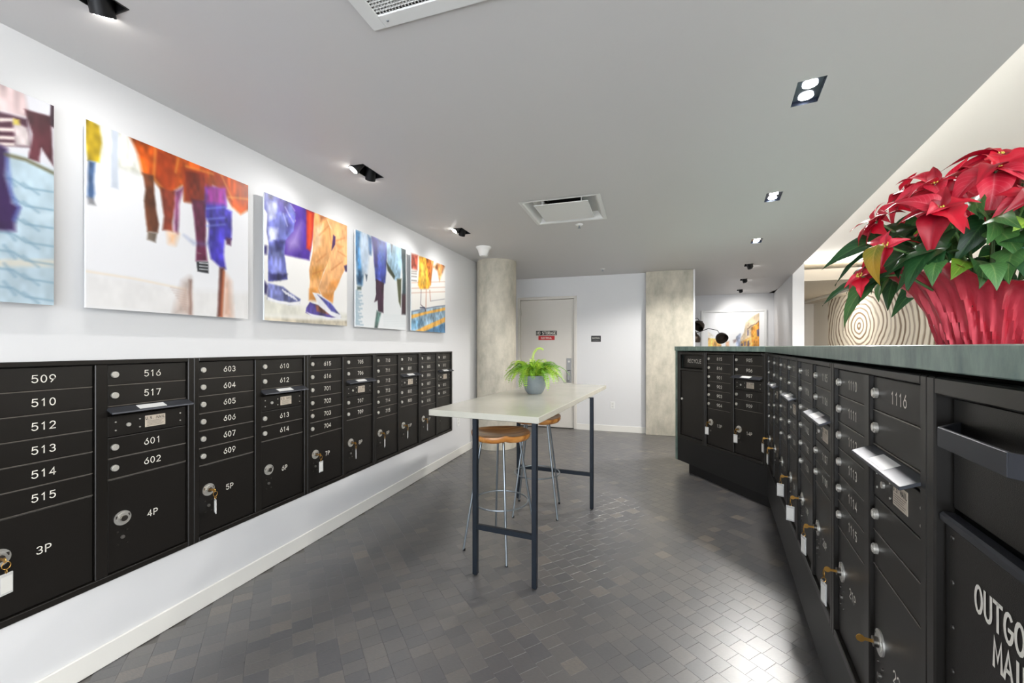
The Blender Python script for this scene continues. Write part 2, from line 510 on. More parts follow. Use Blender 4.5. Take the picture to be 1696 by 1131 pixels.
WASH = [(-1.725, 0.83), (-1.732, 2.285), (-1.722, 3.745)]
DOWN = [(0.712, 2.175), (0.956, 3.617), (1.181, 5.066)]
HALL = [(1.423, 6.53), (1.65, 7.92), (1.88, 9.36)]
for x, y in WASH: OPEN.append(rect(x, y, 0.105, 0.21, 0))
for x, y in DOWN + HALL: OPEN.append(rect(x, y, 0.105, 0.21, -A92))
DIFF = (-0.625, 3.447, 0.60); GRIL = (-0.612, 0.951, 0.58)
OPEN.append(rect(DIFF[0], DIFF[1], DIFF[2], DIFF[2], 0)); OPEN.append(rect(GRIL[0], GRIL[1], GRIL[2], GRIL[2], 0))
bm = bmesh.new()
outer = [(XL, YBK), (EDGE(YBK), YBK), (EDGE(YB), YB), (XL, YB)]
edges = []
for loop in [outer] + OPEN:
    vs = [bm.verts.new((x, y, ZC)) for x, y in loop]
    edges += [bm.edges.new((vs[i], vs[(i + 1) % len(vs)])) for i in range(len(vs))]
bmesh.ops.triangle_fill(bm, use_beauty=True, use_dissolve=False, edges=edges)
dele = []
for f in bm.faces:
    c_ = f.calc_center_median()
    for rc in OPEN:
        ins = True
        for i in range(4):
            ax, ay = rc[i]; bx, by = rc[(i + 1) % 4]
            if (bx - ax) * (c_.y - ay) - (by - ay) * (c_.x - ax) < 0: ins = False
        if ins: dele.append(f); break
bmesh.ops.delete(bm, geom=dele, context='FACES_ONLY')
for f in bm.faces:
    f.normal_update()
    if f.normal.z > 0: f.normal_flip()
ex = bmesh.ops.extrude_face_region(bm, geom=bm.faces[:])
for g in ex['geom']:
    if isinstance(g, bmesh.types.BMVert): g.co.z += 0.02
bmesh.ops.recalc_face_normals(bm, faces=bm.faces)
me = bpy.data.meshes.new('ceiling'); bm.to_mesh(me); bm.free()
ob('ceiling', me, M_CEIL, kind='structure', label='mid grey painted ceiling with recessed lamps')
m = MB()
ys = [YBK, YB]
m.prism([(EDGE(YBK) - 0.33, YBK), (EDGE(7.57) - 0.33, 7.57), (EDGE(7.57) - 0.30, 7.57), (EDGE(YBK) - 0.30, YBK)], ZC + 0.02, ZHI)
ob('trim_1', m, M_WALL, kind='structure', label='white riser above the edge of the grey ceiling')

# baseboards
ob('baseboard_left', MB().box(XL, XL + 0.012, YBK, YF, 0.0, 0.093).mesh('bbl', bevel=0.003), M_BASEB, kind='structure', label='white baseboard below the mailboxes')
m = MB().box(XL + 0.012, dx0 - 0.045, YF - 0.012, YF, 0, 0.093).box(dx1 + 0.045, 0.045, YF - 0.012, YF, 0, 0.093)
ob('baseboard_far', m, M_BASEB, kind='structure', label='white baseboard beside the electrical room door')

# ------------------------------------------------------------------ block floor
eS = Vector((math.sin(math.radians(133)), math.cos(math.radians(133)))); nS = Vector((-eS.y, eS.x))
if nS.y < 0: nS = -nS
PITCH = 0.09
blocks = []
for i in range(-45, 95):
    a = -5.4 + random.random() * 0.1
    while a < 5.6:
        Lb = random.choice((0.066, 0.075, 0.084, 0.092))
        c0 = nS * (i * PITCH) + eS * (a + Lb / 2)
        if XL + 0.0 < c0.x < 1.75 and -0.5 < c0.y < YF and c0.x < EDGE(c0.y) + 0.25:
            blocks.append((c0.x, c0.y, Lb, random.random()))
        a += Lb
GAP = 0.0006


def tone(t):
    # mostly mid tones, a few pale or dark blocks
    if t > 0.97: return 0.46 + (t - 0.97) * 4
    return 0.14 + 0.30 * t


def block_geo(mb, cx, cy, L, dz, tilt):
    pts = []
    for sx, sy in ((-1, -1), (1, -1), (1, 1), (-1, 1)):
        for inset, z in ((0.0, -0.0032), (0.0, -0.0003), (0.0005, 0.0)):
            p = eS * (sx * (L / 2 - GAP / 2 - inset)) + nS * (sy * (PITCH / 2 - GAP / 2 - inset))
            zz = z if z < -0.002 else z + dz + sx * tilt[0] + sy * tilt[1]
            pts.append((cx + p.x, cy + p.y, zz))
    fs = [(2, 5, 8, 11)]
    for k in range(4):
        j = (k + 1) % 4
        fs.append((k * 3, j * 3, j * 3 + 1, k * 3 + 1)); fs.append((k * 3 + 1, j * 3 + 1, j * 3 + 2, k * 3 + 2))
    mb.add(pts, fs)


def tone_attr(me, vals):
    at_ = me.attributes.new('tone', 'FLOAT', 'FACE')
    at_.data.foreach_set('value', vals)


vis = []
for k, (x, y, L, t) in enumerate(blocks):
    if -x * sy_ + y * cy_ < 0.3: continue
    u, v, Y = project(x, y, 0)
    inside = (0 < u < 1696 and v < 1131 and x > XL + 0.06)
    if inside and u < 1274 + (v - 831) * 0.28: vis.append((Y, k))
vis.sort()
near = set(k for _, k in vis[:300])
var = {}
for k in near:
    x, y, L, t = blocks[k]
    q = (L, int(t * 16))
    if q not in var:
        mb = MB(); block_geo(mb, 0, 0, L, random.uniform(-0.0001, 0.0001), (random.uniform(-1, 1) * 5e-5, random.uniform(-1, 1) * 5e-5))
        me = bpy.data.meshes.new('wood_block'); me.from_pydata(mb.v, [], mb.f)
        tone_attr(me, [tone(t)] * len(me.polygons)); me.materials.append(M_FLOOR)
        var[q] = me
    ob('wood_block', var[q], None, floor_o, (x, y, 0))
mb = MB(); tv = []
for k, (x, y, L, t) in enumerate(blocks):
    if k in near: continue
    block_geo(mb, x, y, L, random.uniform(-0.0001, 0.0001), (random.uniform(-1, 1) * 5e-5, random.uniform(-1, 1) * 5e-5))
    tv += [tone(t)] * 9
mb.v = [(max(p[0], XL + 0.002), min(p[1], YF - 0.002), p[2]) for p in mb.v]
me = bpy.data.meshes.new('wood_block_field'); me.from_pydata(mb.v, [], mb.f); tone_attr(me, tv)
ob('wood_block_field', me, M_FLOOR, floor_o, kind='stuff')

# ------------------------------------------------------------------ door
door = empty('door_1', (0, YF, 0), 0, 'pale grey electrical room door in a painted metal frame', None, None, 'structure')
m = MB()
for x0, x1 in ((dx0 - 0.045, dx0), (dx1, dx1 + 0.045)): m.box(x0, x1, -0.012, 0.12, 0, dz1 + 0.045)
m.box(dx0, dx1, -0.012, 0.12, dz1, dz1 + 0.045)
ob('door_frame', m.mesh('door_frame', bevel=0.003), M_TRIM, door)
slab = ob('door_slab', MB().box(dx0 + 0.004, dx1 - 0.004, 0.022, 0.066, 0.008, dz1 - 0.004).mesh('slab', bevel=0.002), M_DOOR, door)
pl = ob('handle_plate', MB().box(-1.198, -1.120, 0.010, 0.022, 0.757, 1.162).mesh('hp', bevel=0.004), mat('satin_steel', (158, 158, 158), 0.5, 0.5), slab)
m = MB().box(-1.176, -1.142, -0.030, -0.016, 0.785, 0.965).box(-1.176, -1.142, -0.030, 0.011, 0.785, 0.800).box(-1.176, -1.142, -0.030, 0.011, 0.950, 0.965)
ob('pull_handle', m.mesh('pull', bevel=0.003), MATS['satin_steel'], slab)
ob('lock_cylinder', MB().cyl((-1.159, -0.002, 1.105), (-1.159, 0.011, 1.105), 0.017), M_CHROME, slab)
for z in (1.93, 1.06, 0.2):
    ob('hinge', MB().cyl((dx0 - 0.002, -0.014, z - 0.055), (dx0 - 0.002, -0.014, z + 0.055), 0.008).box(dx0 - 0.022, dx0 + 0.018, -0.006, 0.0225, z - 0.05, z + 0.05), M_CHROME, slab)


def sign(name, x0, x1, z0, z1, y, m_plate, text, h, stroke, label, extra=None):
    e_ = empty(name, ((x0 + x1) / 2, y, (z0 + z1) / 2), 0, label, 'sign')
    wd, ht = (x1 - x0) / 2, (z1 - z0) / 2
    ob('plate', MB().box(-wd, wd, -0.004, 0.0, -ht, ht).mesh('plate', bevel=0.001), m_plate, e_)
    ws = text.split(' ')
    k_ = h / 6.0
    wid = [len(q) * 4.16 * k_ - 0.96 * k_ for q in ws]
    x_ = -(sum(wid) + 4.2 * k_ * (len(ws) - 1)) / 2
    for q, wq in zip(ws, wid):
        ob('lettering', flat_mesh(lettering(MB(), q, x_ + wq / 2, extra or 0, h, stroke, -0.0045, 1.2, 0.8), 'lettering'), M_NUM, e_)
        x_ += wq + 4.2 * k_
    return e_


sign('door_sign', -1.722, -1.365, 1.541, 1.617, YF + 0.022, M_SIGNB, 'NO STORAGE', 0.050, 0.0080, 'black NO STORAGE sign on the pale door')
sign('door_sign', -1.680, -1.401, 1.461, 1.532, YF + 0.022, M_RED, 'ELECTRICAL', 0.028, 0.0048, 'red ELECTRICAL sign under the black sign on the door')
s_ = sign('room_sign', -0.7955, -0.642, 1.4285, 1.527, YF, mat('sign_charcoal', (44, 44, 43), 0.5), 'ELECTRICAL', 0.018, 0.003, 'small charcoal room sign with braille on the wall beside the door', 0.012)
m = MB()
for i in range(12): m.lathe([(0.0014, 0), (0.0014, 0.0012)], 6, (0, 0, 0)); m.v[-12:] = [(p[0] - 0.04 + i * 0.0073, -0.0042 - p[2], p[1] - 0.026) for p in m.v[-12:]]
ob('braille', m, M_NUM, s_, kind='stuff')


def outlet(loc, rz, label):
    e_ = empty('power_outlet', loc, rz, label, 'outlet')
    ob('cover_plate', MB().box(-0.036, 0.036, -0.006, 0, -0.058, 0.058).mesh('cp', bevel=0.003), M_WHITEP, e_)
    for dz in (-0.021, 0.021):
        ob('socket', MB().box(-0.016, 0.016, -0.0075, -0.005, dz - 0.014, dz + 0.014).mesh('sk', bevel=0.002), mat('socket_plastic', (210, 210, 206), 0.4), e_)


outlet((-0.458, YF, 0.418), 0, 'white power outlet low on the wall right of the door')
outlet((XL, 4.63, 0.43), math.pi / 2, 'white power outlet low on the wall past the last mailbox')

# ------------------------------------------------------------------ columns
m = MB().lathe([(0.268, 0.0), (0.268, ZC)], 64, (0, 0, 0))
ob('round_column', m.mesh('round_column', smooth=True), M_CONC, None, (-1.900, 5.272, 0), label='round bare concrete column in the corner by the door', cat='column')
e_ = empty('square_column', (0.39, 6.63, 0), 0, 'flat square concrete column with a white edge strip', 'column')
ob('shaft', MB().box(-0.345, 0.325, 0, 0.165, 0, ZC).mesh('shaft', bevel=0.004), M_CONC, e_)
ob('corner_strip', MB().box(0.326, 0.35, -0.002, 0.165, 0, ZC), M_WALL, e_)

# ================================================================== MAILBOXES
RP = 0.0895                     # row pitch
CW = 0.318                      # column width
C1, C2 = 0.0265, 0.3905         # left of the two columns
ZT = 0.922                      # top of the doors, from the unit's bottom
FD, DD = 0.030, 0.0125           # frame depth, door recess


def door_mesh(name, w_, h_, th=0.012):
    return MB().box(0, w_, 0, th, 0, h_).mesh(name, bevel=0.003, seg=2)


ME_ROW = door_mesh('row_door', CW - 0.003, RP - 0.0022)
ME_P1 = door_mesh('parcel_door_low', CW - 0.003, ZT - 6 * RP - 0.031)
ME_P2 = door_mesh('parcel_door_high', CW - 0.003, ZT - 5.5 * RP - 0.031)
ME_MAIL = door_mesh('mail_panel', CW - 0.003, 1.02 * RP)
ME_SLOT = door_mesh('slot_panel', CW - 0.003, 0.46 * RP, 0.006)
for q in (ME_ROW, ME_P1, ME_P2, ME_MAIL, ME_SLOT): q.materials.append(M_BLACK)
m = MB().cyl((0, 0, 0), (0, -0.007, 0), 0.0135, 18).cyl((0, -0.007, 0), (0, -0.010, 0), 0.0105, 18)
m.box(-0.0012, 0.0012, -0.0108, -0.0099, -0.006, 0.006)
ME_GLINT = MB().box(0, CW - 0.004, -0.0012, 0.010, -0.0013, 0.0013).mesh('row_glint'); ME_GLINT.materials.append(mat('edge_highlight_metal', (132, 126, 118), 0.35, 0.6))  # light strips between rows paint in the highlight along the door edges
ME_LOCK = m.mesh('lock', smooth=True); ME_LOCK.materials.append(M_CHROME)
m = MB().cyl((0, 0, 0), (0, -0.004, 0), 0.031, 28).cyl((0, -0.004, 0), (0, -0.006, 0), 0.022, 24)
ME_PLATE = m.mesh('lock_plate', smooth=True); ME_PLATE.materials.append(mat('plate_nickel', (214, 212, 206), 0.34, 0.75))
m = MB().cyl((0, -0.004, 0), (0, -0.016, 0), 0.0125, 16)
for k in (140, 40): m.box(-0.026 if k > 90 else 0.019, -0.019 if k > 90 else 0.026, -0.0048, -0.0035, 0.002, 0.014)
ME_PCYL = m.mesh('plate_cylinder', smooth=True); ME_PCYL.materials.append(mat('dark_nickel', (120, 116, 110), 0.3, 1.0))
m = MB()
for x, z in ((-0.017, 0.026), (0.017, 0.026), (-0.017, -0.03), (0.017, -0.03)): m.cyl((x, 0, z), (x, -0.003, z), 0.0036, 8)
ME_LATCH = MB().cyl((0, 0, 0), (0, -0.006, 0), 0.0075, 12).mesh('latch', smooth=True); ME_LATCH.materials.append(mat('latch_metal', (120, 117, 112), 0.4, 0.7))
ME_SCR = m.mesh('latch_hardware', smooth=True); ME_SCR.materials.append(mat('dark_screw', (96, 92, 88), 0.3, 1.0))
m = MB()
hw = CW + 0.012
pr = [(0.010, 0.026), (-0.034, 0.006), (-0.036, 0.0), (-0.033, -0.001), (0.010, 0.018)]
for xx in (0, hw): m.v += [(xx, y, z) for y, z in pr]
m.f += [tuple(range(5)), tuple(range(9, 4, -1))] + [(i, 5 + i, 5 + (i + 1) % 5, (i + 1) % 5) for i in range(5)]
ME_HOOD = m.mesh('hood', bevel=0.0008); ME_HOOD.materials.append(M_HOOD)
m = MB(); yy = lambda s: (0.010 - 0.044 * s); zz = lambda s: (0.026 - 0.020 * s)
m.add([(0.105, yy(0.15), zz(0.15) + 0.0006), (0.215, yy(0.15), zz(0.15) + 0.0006), (0.215, yy(0.85), zz(0.85) + 0.0006), (0.105, yy(0.85), zz(0.85) + 0.0006)], [(0, 3, 2, 1)])
ME_HLAB = flat_mesh(m, 'hood_label'); ME_HLAB.materials.append(mat('hood_sticker', (214, 214, 212), 0.45))
ME_SLAB = MB().box(-0.042, 0.042, -0.0012, 0, -0.026, 0.026).mesh('mail_label', bevel=0.0005); ME_SLAB.materials.append(M_LABEL)
m = lettering(MB(), 'U.S. MAIL', 0, 0.014, 0.012, 0.0022, -0.0016, 1.3)
for k in range(5): m.add([(-0.034, -0.0016, 0.002 - k * 0.0052), (0.034 - (k % 3) * 0.006, -0.0016, 0.002 - k * 0.0052), (0.034 - (k % 3) * 0.006, -0.0016, 0.0008 - k * 0.0052), (-0.034, -0.0016, 0.0008 - k * 0.0052)], [(0, 3, 2, 1)])
ME_SINK = flat_mesh(m, 'label_print'); ME_SINK.materials.append(M_INK)
ME_KEYH = MB().cyl((0.074, 0, 0.0), (0.074, -0.005, 0.0), 0.0085, 12).mesh('keyhole', smooth=True); ME_KEYH.materials.append(M_CHROME)
m = MB()
for x, z in ((0.028, 0.018), (0.028, -0.018), (0.118, 0.018), (0.118, -0.018), (CW - 0.030, 0.018), (CW - 0.030, -0.018)): m.cyl((x, 0, z), (x, -0.002, z), 0.0033, 8)
ME_MHW = m.mesh('panel_hardware', smooth=True); ME_MHW.materials.append(M_CHROME)
# frame with mitred look
m = MB()
m.box(0, C1 - 0.0015, 0, FD, 0, UH); m.box(C2 + CW + 0.0015, UW, 0, FD, 0, UH)
m.box(C1 + CW + 0.0015, C2 - 0.0015, 0.003, FD, 0.026, ZT + 0.002)
m.box(C1 - 0.0015, C2 + CW + 0.0015, 0, FD, ZT + 0.002, UH); m.box(C1 - 0.0015, C2 + CW + 0.0015, 0, FD, 0, 0.026)
ME_FRAME = m.mesh('frame', bevel=0.0025); ME_FRAME.materials.append(M_FRAMEBLK)
ME_BODY = MB().box(0.014, UW - 0.014, 0.0255, 0.15, 0.016, UH - 0.016).mesh('box_body'); ME_BODY.materials.append(M_DEEP)
KEYTAG = []


def key_set(loc, rz, label, tag_on=True, swing=0.0):
    e_ = empty('parcel_key', loc, rz, label, 'key', 'keys left in the parcel locker locks')
    m = MB().box(-0.0012, 0.0012, -0.016, 0.006, -0.004, 0.004)
    m.lathe([(0.0095, -0.0012), (0.0095, 0.0012)], 14); m.v[-28:] = [(p[2], p[1] - 0.0245, p[0]) for p in m.v[-28:]]
    ob('key', m.mesh('key', bevel=0.0004), M_BRASS, e_)
    if tag_on:
        m = MB().tube([(0.011 * math.cos(t), -0.034, -0.017 + 0.013 * math.sin(t)) for t in np.linspace(0, 2 * math.pi, 17)[:-1]], 0.0012, 6, True)
        m.tube([(0.0, -0.034 + 0.006 * math.cos(t), -0.037 + 0.008 * math.sin(t)) for t in np.linspace(0, 2 * math.pi, 11)[:-1]], 0.001, 5, True)
        ob('key_ring', m.mesh('ring', smooth=True), M_BRASS, e_)
        c_, q_ = math.cos(swing), math.sin(swing)
        t_ = ob('tag', MB().box(-0.018, 0.018, -0.0022, 0.0022, -0.074, 0.0).mesh('tag', bevel=0.0012), mat('clear_tag_plastic', (196, 196, 194), 0.15, spec=0.7), e_, (0, -0.034, -0.044), (0, 0, swing))
        ob('tag_paper', MB().box(-0.0145, 0.0145, -0.0028, 0.0028, -0.066, -0.010), mat('tag_paper', (218, 217, 212), 0.6), t_)
    return e_


def mailbox_unit(origin, rz, col1, col2, p1, p2, label, group, keys=(True, True), blank=()):
    u_ = empty('mailbox_unit', origin, rz, label, 'mailboxes', group)
    ob('frame', ME_FRAME, None, u_); ob('box_body', ME_BODY, None, u_)

    def row(x, ztop, num):
        d_ = ob('mailbox_door', ME_ROW, None, u_, (x + 0.0015, DD, ztop - RP + 0.0011))
        ob('lock', ME_LOCK, None, d_, (0.024, 0, RP * 0.5))
        ob('row_glint', ME_GLINT, None, u_, (x + 0.002, DD, ztop - RP))
        if num: ob('box_number', flat_mesh(lettering(MB(), num, CW * 0.53, RP * 0.49, 0.027, 0.0034, -0.0004, 1.7, 0.95), 'number'), M_NUM, d_)

    for i, n in enumerate(col1): row(C1, ZT - i * RP, n)
    for i, n in enumerate(col2): row(C2, ZT - (i if i < 2 else i + 1.5) * RP, n)
    z0 = ZT - 2 * RP
    ob('slot_panel', ME_SLOT, None, u_, (C2 + 0.0015, DD + 0.006, z0 - 0.47 * RP))
    h_ = ob('slot_hood', ME_HOOD, None, u_, (C2 - 0.006, 0.002, z0 - 0.030)); ob('hood_label', ME_HLAB, None, h_)
    d_ = ob('mail_panel', ME_MAIL, None, u_, (C2 + 0.0015, DD, z0 - 1.5 * RP + 0.0011))
    ob('keyhole', ME_KEYH, None, d_, (0, 0, RP * 0.5)); ob('panel_screws', ME_MHW, None, d_, (0, 0, RP * 0.5), kind='stuff')
    l_ = ob('mail_label', ME_SLAB, None, d_, (CW * 0.565, 0, RP * 0.52)); ob('label_print', ME_SINK, None, d_, (CW * 0.565, 0, RP * 0.52))
    for x, me_, ht, num, key in ((C1, ME_P1, ZT - 6 * RP - 0.031, p1, keys[0]), (C2, ME_P2, ZT - 5.5 * RP - 0.031, p2, keys[1])):
        d_ = ob('parcel_door', me_, None, u_, (x + 0.0015, DD, 0.0285))
        zp = 0.250 - 0.0285
        ob('lock_plate', ME_PLATE, None, d_, (0.052, 0, zp)); ob('lock_cylinder', ME_PCYL, None, d_, (0.052, 0, zp))
        ob('latch', ME_LATCH, None, d_, (0.052, 0, zp - 0.083)); ob('latch_screws', ME_SCR, None, d_, (0.052, 0, zp - 0.083), kind='stuff')
        ob('locker_number', flat_mesh(lettering(MB(), num, CW * 0.53, zp - 0.02, 0.027, 0.0034, -0.0004, 1.4, 0.95), 'number'), M_NUM, d_)
        if key is not None and key is not False:
            p = Matrix.Rotation(rz, 3, 'Z') @ Vector((x + 0.0535, DD - 0.016, 0.250)) + Vector(origin)
            key_set(p, rz, ('brass key on a ring with a white tag in locker %s' if key != 'bare' else 'bare brass key left in the lock of locker %s') % num, key != 'bare', random.uniform(-0.5, 0.5) if key is True else (key if key != 'bare' else 0))
    return u_


LW = 'recessed mailbox units in the white wall'
MXF = XL + 0.013
ULEFT = [
    (['509', '510', '512', '513', '514', '515'], ['516', '517', '601', '602'], '3P', '4P', (0.2, False)),
    (['603', '604', '605', '606', '607', '609'], ['610', '612', '613', '614'], '5P', '6P', (1.1, False)),
    (['615', '616', '701', '702', '703', '704'], ['705', '706', '707', '709'], '7P', '8P', (0.0, 0.7)),
    (['710', '711', '712', '713', '714', '715'], ['716', '801', '802', '803'], '9P', '10P', (0.5, 0.5)),
    (['804', '805', '806', '807', '809', '810'], ['811', '812', '813', '814'], '11P', '12P', (0.6, False)),
]
for i, (a, b_, p1, p2, ks) in enumerate(ULEFT):
    mailbox_unit((MXF, UY0 + i * UW, UZ0), math.pi / 2, a, b_, p1, p2,
                 'black wall mailbox unit with boxes %s to %s and parcel lockers %s and %s' % (a[0], b_[-1], p1, p2), LW, ks)

# ---- counter with mailboxes
rz1_ = math.atan2(-D1.y, -D1.x)       # local +X runs from the far end to the corner
rz2_ = math.atan2(D2.y, D2.x)         # local +X runs from the corner towards the camera
N1 = Vector((D1.y, -D1.x)); N2 = Vector((-D2.y, D2.x))   # into the counter
if N2.x < 0: N2 = -N2
if N1.x < 0: N1 = -N1
T1, T2 = 1.168, 3.36
CU0 = 0.352


def at1(t, o): return CC + D1 * t + N1 * o
def at2(t, o): return CC + D2 * t + N2 * o


def corner(o):
    # where both faces, moved in by o, meet
    A = Matrix(((D1.x, -D2.x), (D1.y, -D2.y))); rhs = (N2 - N1) * o
    t_ = A.inverted() @ rhs
    return CC + N1 * o + D1 * t_.x


def ring(o, ob_, t1=T1, t2=T2):
    return [tuple(at1(t1, o)), tuple(corner(o)), tuple(at2(t2, o)), tuple(at2(t2, ob_)), tuple(corner(ob_)), tuple(at1(t1, ob_))]


def rel(poly): return [(x - CC.x, y - CC.y) for x, y in poly]


def leg1(o, t1=T1): return rel([tuple(at1(t1, o)), tuple(corner(o)), tuple(corner(0.55)), tuple(at1(t1, 0.55))])
def leg2(o, t2=T2): return rel([tuple(corner(o)), tuple(at2(t2, o)), tuple(at2(t2, 0.55)), tuple(corner(0.55))])


for lg, dk, lab in ((leg1, T1 - 0.15, 'short arm of the black counter with the recycling bin'), (leg2, T2 - 0.02, 'long arm of the black counter with the outgoing mail hopper')):
    cnt = empty('mailbox_counter', (CC.x, CC.y, 0), 0, lab, 'counter')
    ob('kick_plinth', MB().prism(lg(0.035, dk), 0, 0.1), M_DEEP, cnt)
    ob('base_panel', MB().prism(lg(0.004), 0.1, CU0 - 0.001), M_PANELBLK, cnt)
    ob('core', MB().prism(lg(0.155), CU0 - 0.001, 1.304), M_DEEP, cnt)
    if lg is leg1:
        ob('end_cladding', MB().prism(rel([tuple(at1(T1, 0.0)), tuple(at1(T1 + 0.035, 0.0)), tuple(at1(T1 + 0.035, 0.56)), tuple(at1(T1, 0.56))]), 0.1, 1.306), M_PATINA, cnt)
    else:
        ob('corner_post', MB().prism(rel([tuple(at1(0.022, 0.0)), tuple(CC), tuple(at2(0.012, 0.0)), tuple(at2(0.012, 0.15)), tuple(at1(0.022, 0.15))]), CU0, 1.302), M_FRAMEBLK, cnt)
m = MB()
m.prism([tuple(at1(T1 + 0.035, -0.012)), tuple(corner(-0.012)), tuple(at2(T2 + 0.03, -0.012)), tuple(at2(T2 + 0.03, 0.60)), tuple(corner(0.60)), tuple(at1(T1 + 0.035, 0.60))], 1.3065, 1.3535)
ob('counter_top', m.mesh('counter_top', bevel=0.002), M_PATINA, label='green patina copper counter top carrying the poinsettia', cat='counter top')

CG = 'mailbox units built into the black counter'
o1 = at1(0.022 + 0.722, 0.0)
U2 = [
    (['910', '911', '912', '913', '914', '915'], ['916', '1001', '1002', '1003'], '15P', '16P', (0.3, 0.1)),
    (['1004', '1005', '1006', '1007', '1009', '1010'], ['1011', '1012', '1013', '1014'], '17P', '18P', (False, 1.2)),
    (['1015', '1016', '1101', '1102', '1103', '1104'], ['1105', '1106', '1107', '1109'], '19P', '20P', (1.2, 0.3)),
    (['1110', '1111', '1112', '1113', '1114', '1115'], ['1116', '', '', ''], '21P', '22P', (0.2, 'bare')),
]
a, b_ = ['815', '816', '901', '902', '903', '904'], ['905', '906', '907', '909']
o1 = at1(0.022 + UW * 0.976, 0.0)
uu = mailbox_unit((o1.x, o1.y, CU0), rz1_, a, b_, '13P', '14P', 'black counter mailbox unit with boxes 815 to 909 and parcel lockers 13P and 14P', CG, (0.4, 0.3))
uu.scale = (0.976, 1, 1)
for i, (a, b_, p1, p2, ks) in enumerate(U2):
    o2 = at2(0.012 + i * UW * 1.0, 0.0)
    lab = 'black counter mailbox unit with boxes %s to %s and parcel lockers %s and %s' % (a[0], b_[-1] or b_[0], p1, p2)
    mailbox_unit((o2.x, o2.y, CU0), rz2_, a, b_, p1, p2, lab, CG, ks)
# recycle bin unit
RW = T1 - (0.022 + UW * 0.976) - 0.002
o1 = at1(T1, 0.0)
ru = empty('recycle_bin_unit', (o1.x, o1.y, CU0), rz1_, 'black counter bin unit with a RECYCLE slot above a tall door', 'recycling bin')
m = MB().box(0, 0.045, 0, FD, 0, UH).box(RW - 0.03, RW, 0, FD, 0, UH).box(0.045, RW - 0.03, 0, FD, UH - 0.03, UH).box(0.045, RW - 0.03, 0, FD, 0, 0.04).box(0.045, RW - 0.03, 0.002, FD, 0.742, 0.765)
ob('frame', m.mesh('frame', bevel=0.002), M_FRAMEBLK, ru)
ob('box_body', MB().box(0.02, RW - 0.02, 0.075, 0.15, 0.016, UH - 0.016), M_DEEP, ru)
fl = ob('slot_flap', MB().box(0.052, RW - 0.036, 0.035, 0.05, 0.772, UH - 0.034).mesh('flap', bevel=0.002), M_BLACK, ru)
ob('lettering', flat_mesh(lettering(MB(), 'RECYCLE', RW * 0.55, 0.845, 0.036, 0.0042, 0.0345, 1.4, 0.95), 'recycle'), M_NUM, fl)
dr = ob('bin_door', MB().box(0.047, RW - 0.032, 0.012, 0.026, 0.043, 0.740).mesh('bin_door', bevel=0.002), M_BLACK, ru)
ob('lock', ME_LOCK, None, dr, (0.066, 0.012, 0.43))
# outgoing mail unit
OW = 0.445
o2 = at2(0.012 + 4 * UW, 0.0)
ou = empty('outgoing_mail_unit', (o2.x, o2.y, CU0), rz2_, 'black counter unit with a pull-down hopper above OUTGOING MAIL lettering', 'mailbox')
m = MB().box(0, 0.032, 0, FD, 0, UH).box(OW - 0.032, OW, 0, FD, 0, UH).box(0.032, OW - 0.032, 0, FD, UH - 0.032, UH).box(0.032, OW - 0.032, 0, FD, 0, 0.03)
ob('frame', m.mesh('frame', bevel=0.003), M_FRAMEBLK, ou)
ob('box_body', MB().box(0.016, OW - 0.016, 0.044, 0.15, 0.016, UH - 0.016), M_DEEP, ou)
hd = ob('hopper_door', MB().box(0.036, OW - 0.036, 0.024, 0.040, 0.708, UH - 0.036).mesh('hd', bevel=0.003), M_BLACK, ou)
pts = [(0.052, 0.024), (0.13, -0.030), (OW - 0.13, -0.030), (OW - 0.052, 0.024)]
m = MB()
for (xa, ya), (xb, yb) in zip(pts[:-1], pts[1:]):
    d_ = Vector((xb - xa, yb - ya)).normalized(); n_ = Vector((-d_.y, d_.x)) * 0.006
    m.prism([(xa, ya), (xb, yb), (xb + n_.x, yb + n_.y), (xa + n_.x, ya + n_.y)], 0.834, 0.866)
ob('hopper_handle', m.mesh('handle', bevel=0.001), M_HOOD, hd)
ob('ledge', MB().box(0.032, OW - 0.032, 0.006, 0.03, 0.682, 0.700).mesh('ledge', bevel=0.004), M_HOOD, ou)  # lighter metal than the panel stands in for the lit highlight here
op = ob('outgoing_panel', MB().box(0.036, OW - 0.036, 0.014, 0.030, 0.033, 0.680).mesh('op', bevel=0.002), M_BLACK, ou)
for wd_, z in (('OUTGOING', 0.600), ('MAIL', 0.545)):
    ob('lettering', flat_mesh(lettering(MB(), wd_, OW / 2 + 0.004, z, 0.040, 0.0062, 0.0133, 1.2, 0.72), 'outgoing'), M_NUM, op)
for z in (0.663, 0.585, 0.507, 0.43, 0.35, 0.27):
    for x in (0.062, OW - 0.062):
        ob('rivet', MB().lathe([(0.005, 0), (0.004, 0.002), (0.0015, 0.003)], 10).mesh('rivet', smooth=True), mat('rivet_metal', (80, 78, 76), 0.35, 0.9), op, (x, 0.0142, z), (math.pi / 2, 0, 0))

# ================================================================== ART PRINTS
def vnoise(n, m_, sx, sy, seed):
    r_ = np.random.default_rng(seed).random((sy + 2, sx + 2))
    yy_ = np.linspace(0, sy, n); xx_ = np.linspace(0, sx, m_)
    y0 = np.floor(yy_).astype(int).clip(0, sy); x0 = np.floor(xx_).astype(int).clip(0, sx)
    fy = (yy_ - y0)[:, None]; fx = (xx_ - x0)[None, :]
    fy = fy * fy * (3 - 2 * fy); fx = fx * fx * (3 - 2 * fx)
    a_ = r_[y0][:, x0]; b2 = r_[y0][:, x0 + 1]; c2 = r_[y0 + 1][:, x0]; d2_ = r_[y0 + 1][:, x0 + 1]
    return (a_ * (1 - fx) + b2 * fx) * (1 - fy) + (c2 * (1 - fx) + d2_ * fx) * fy


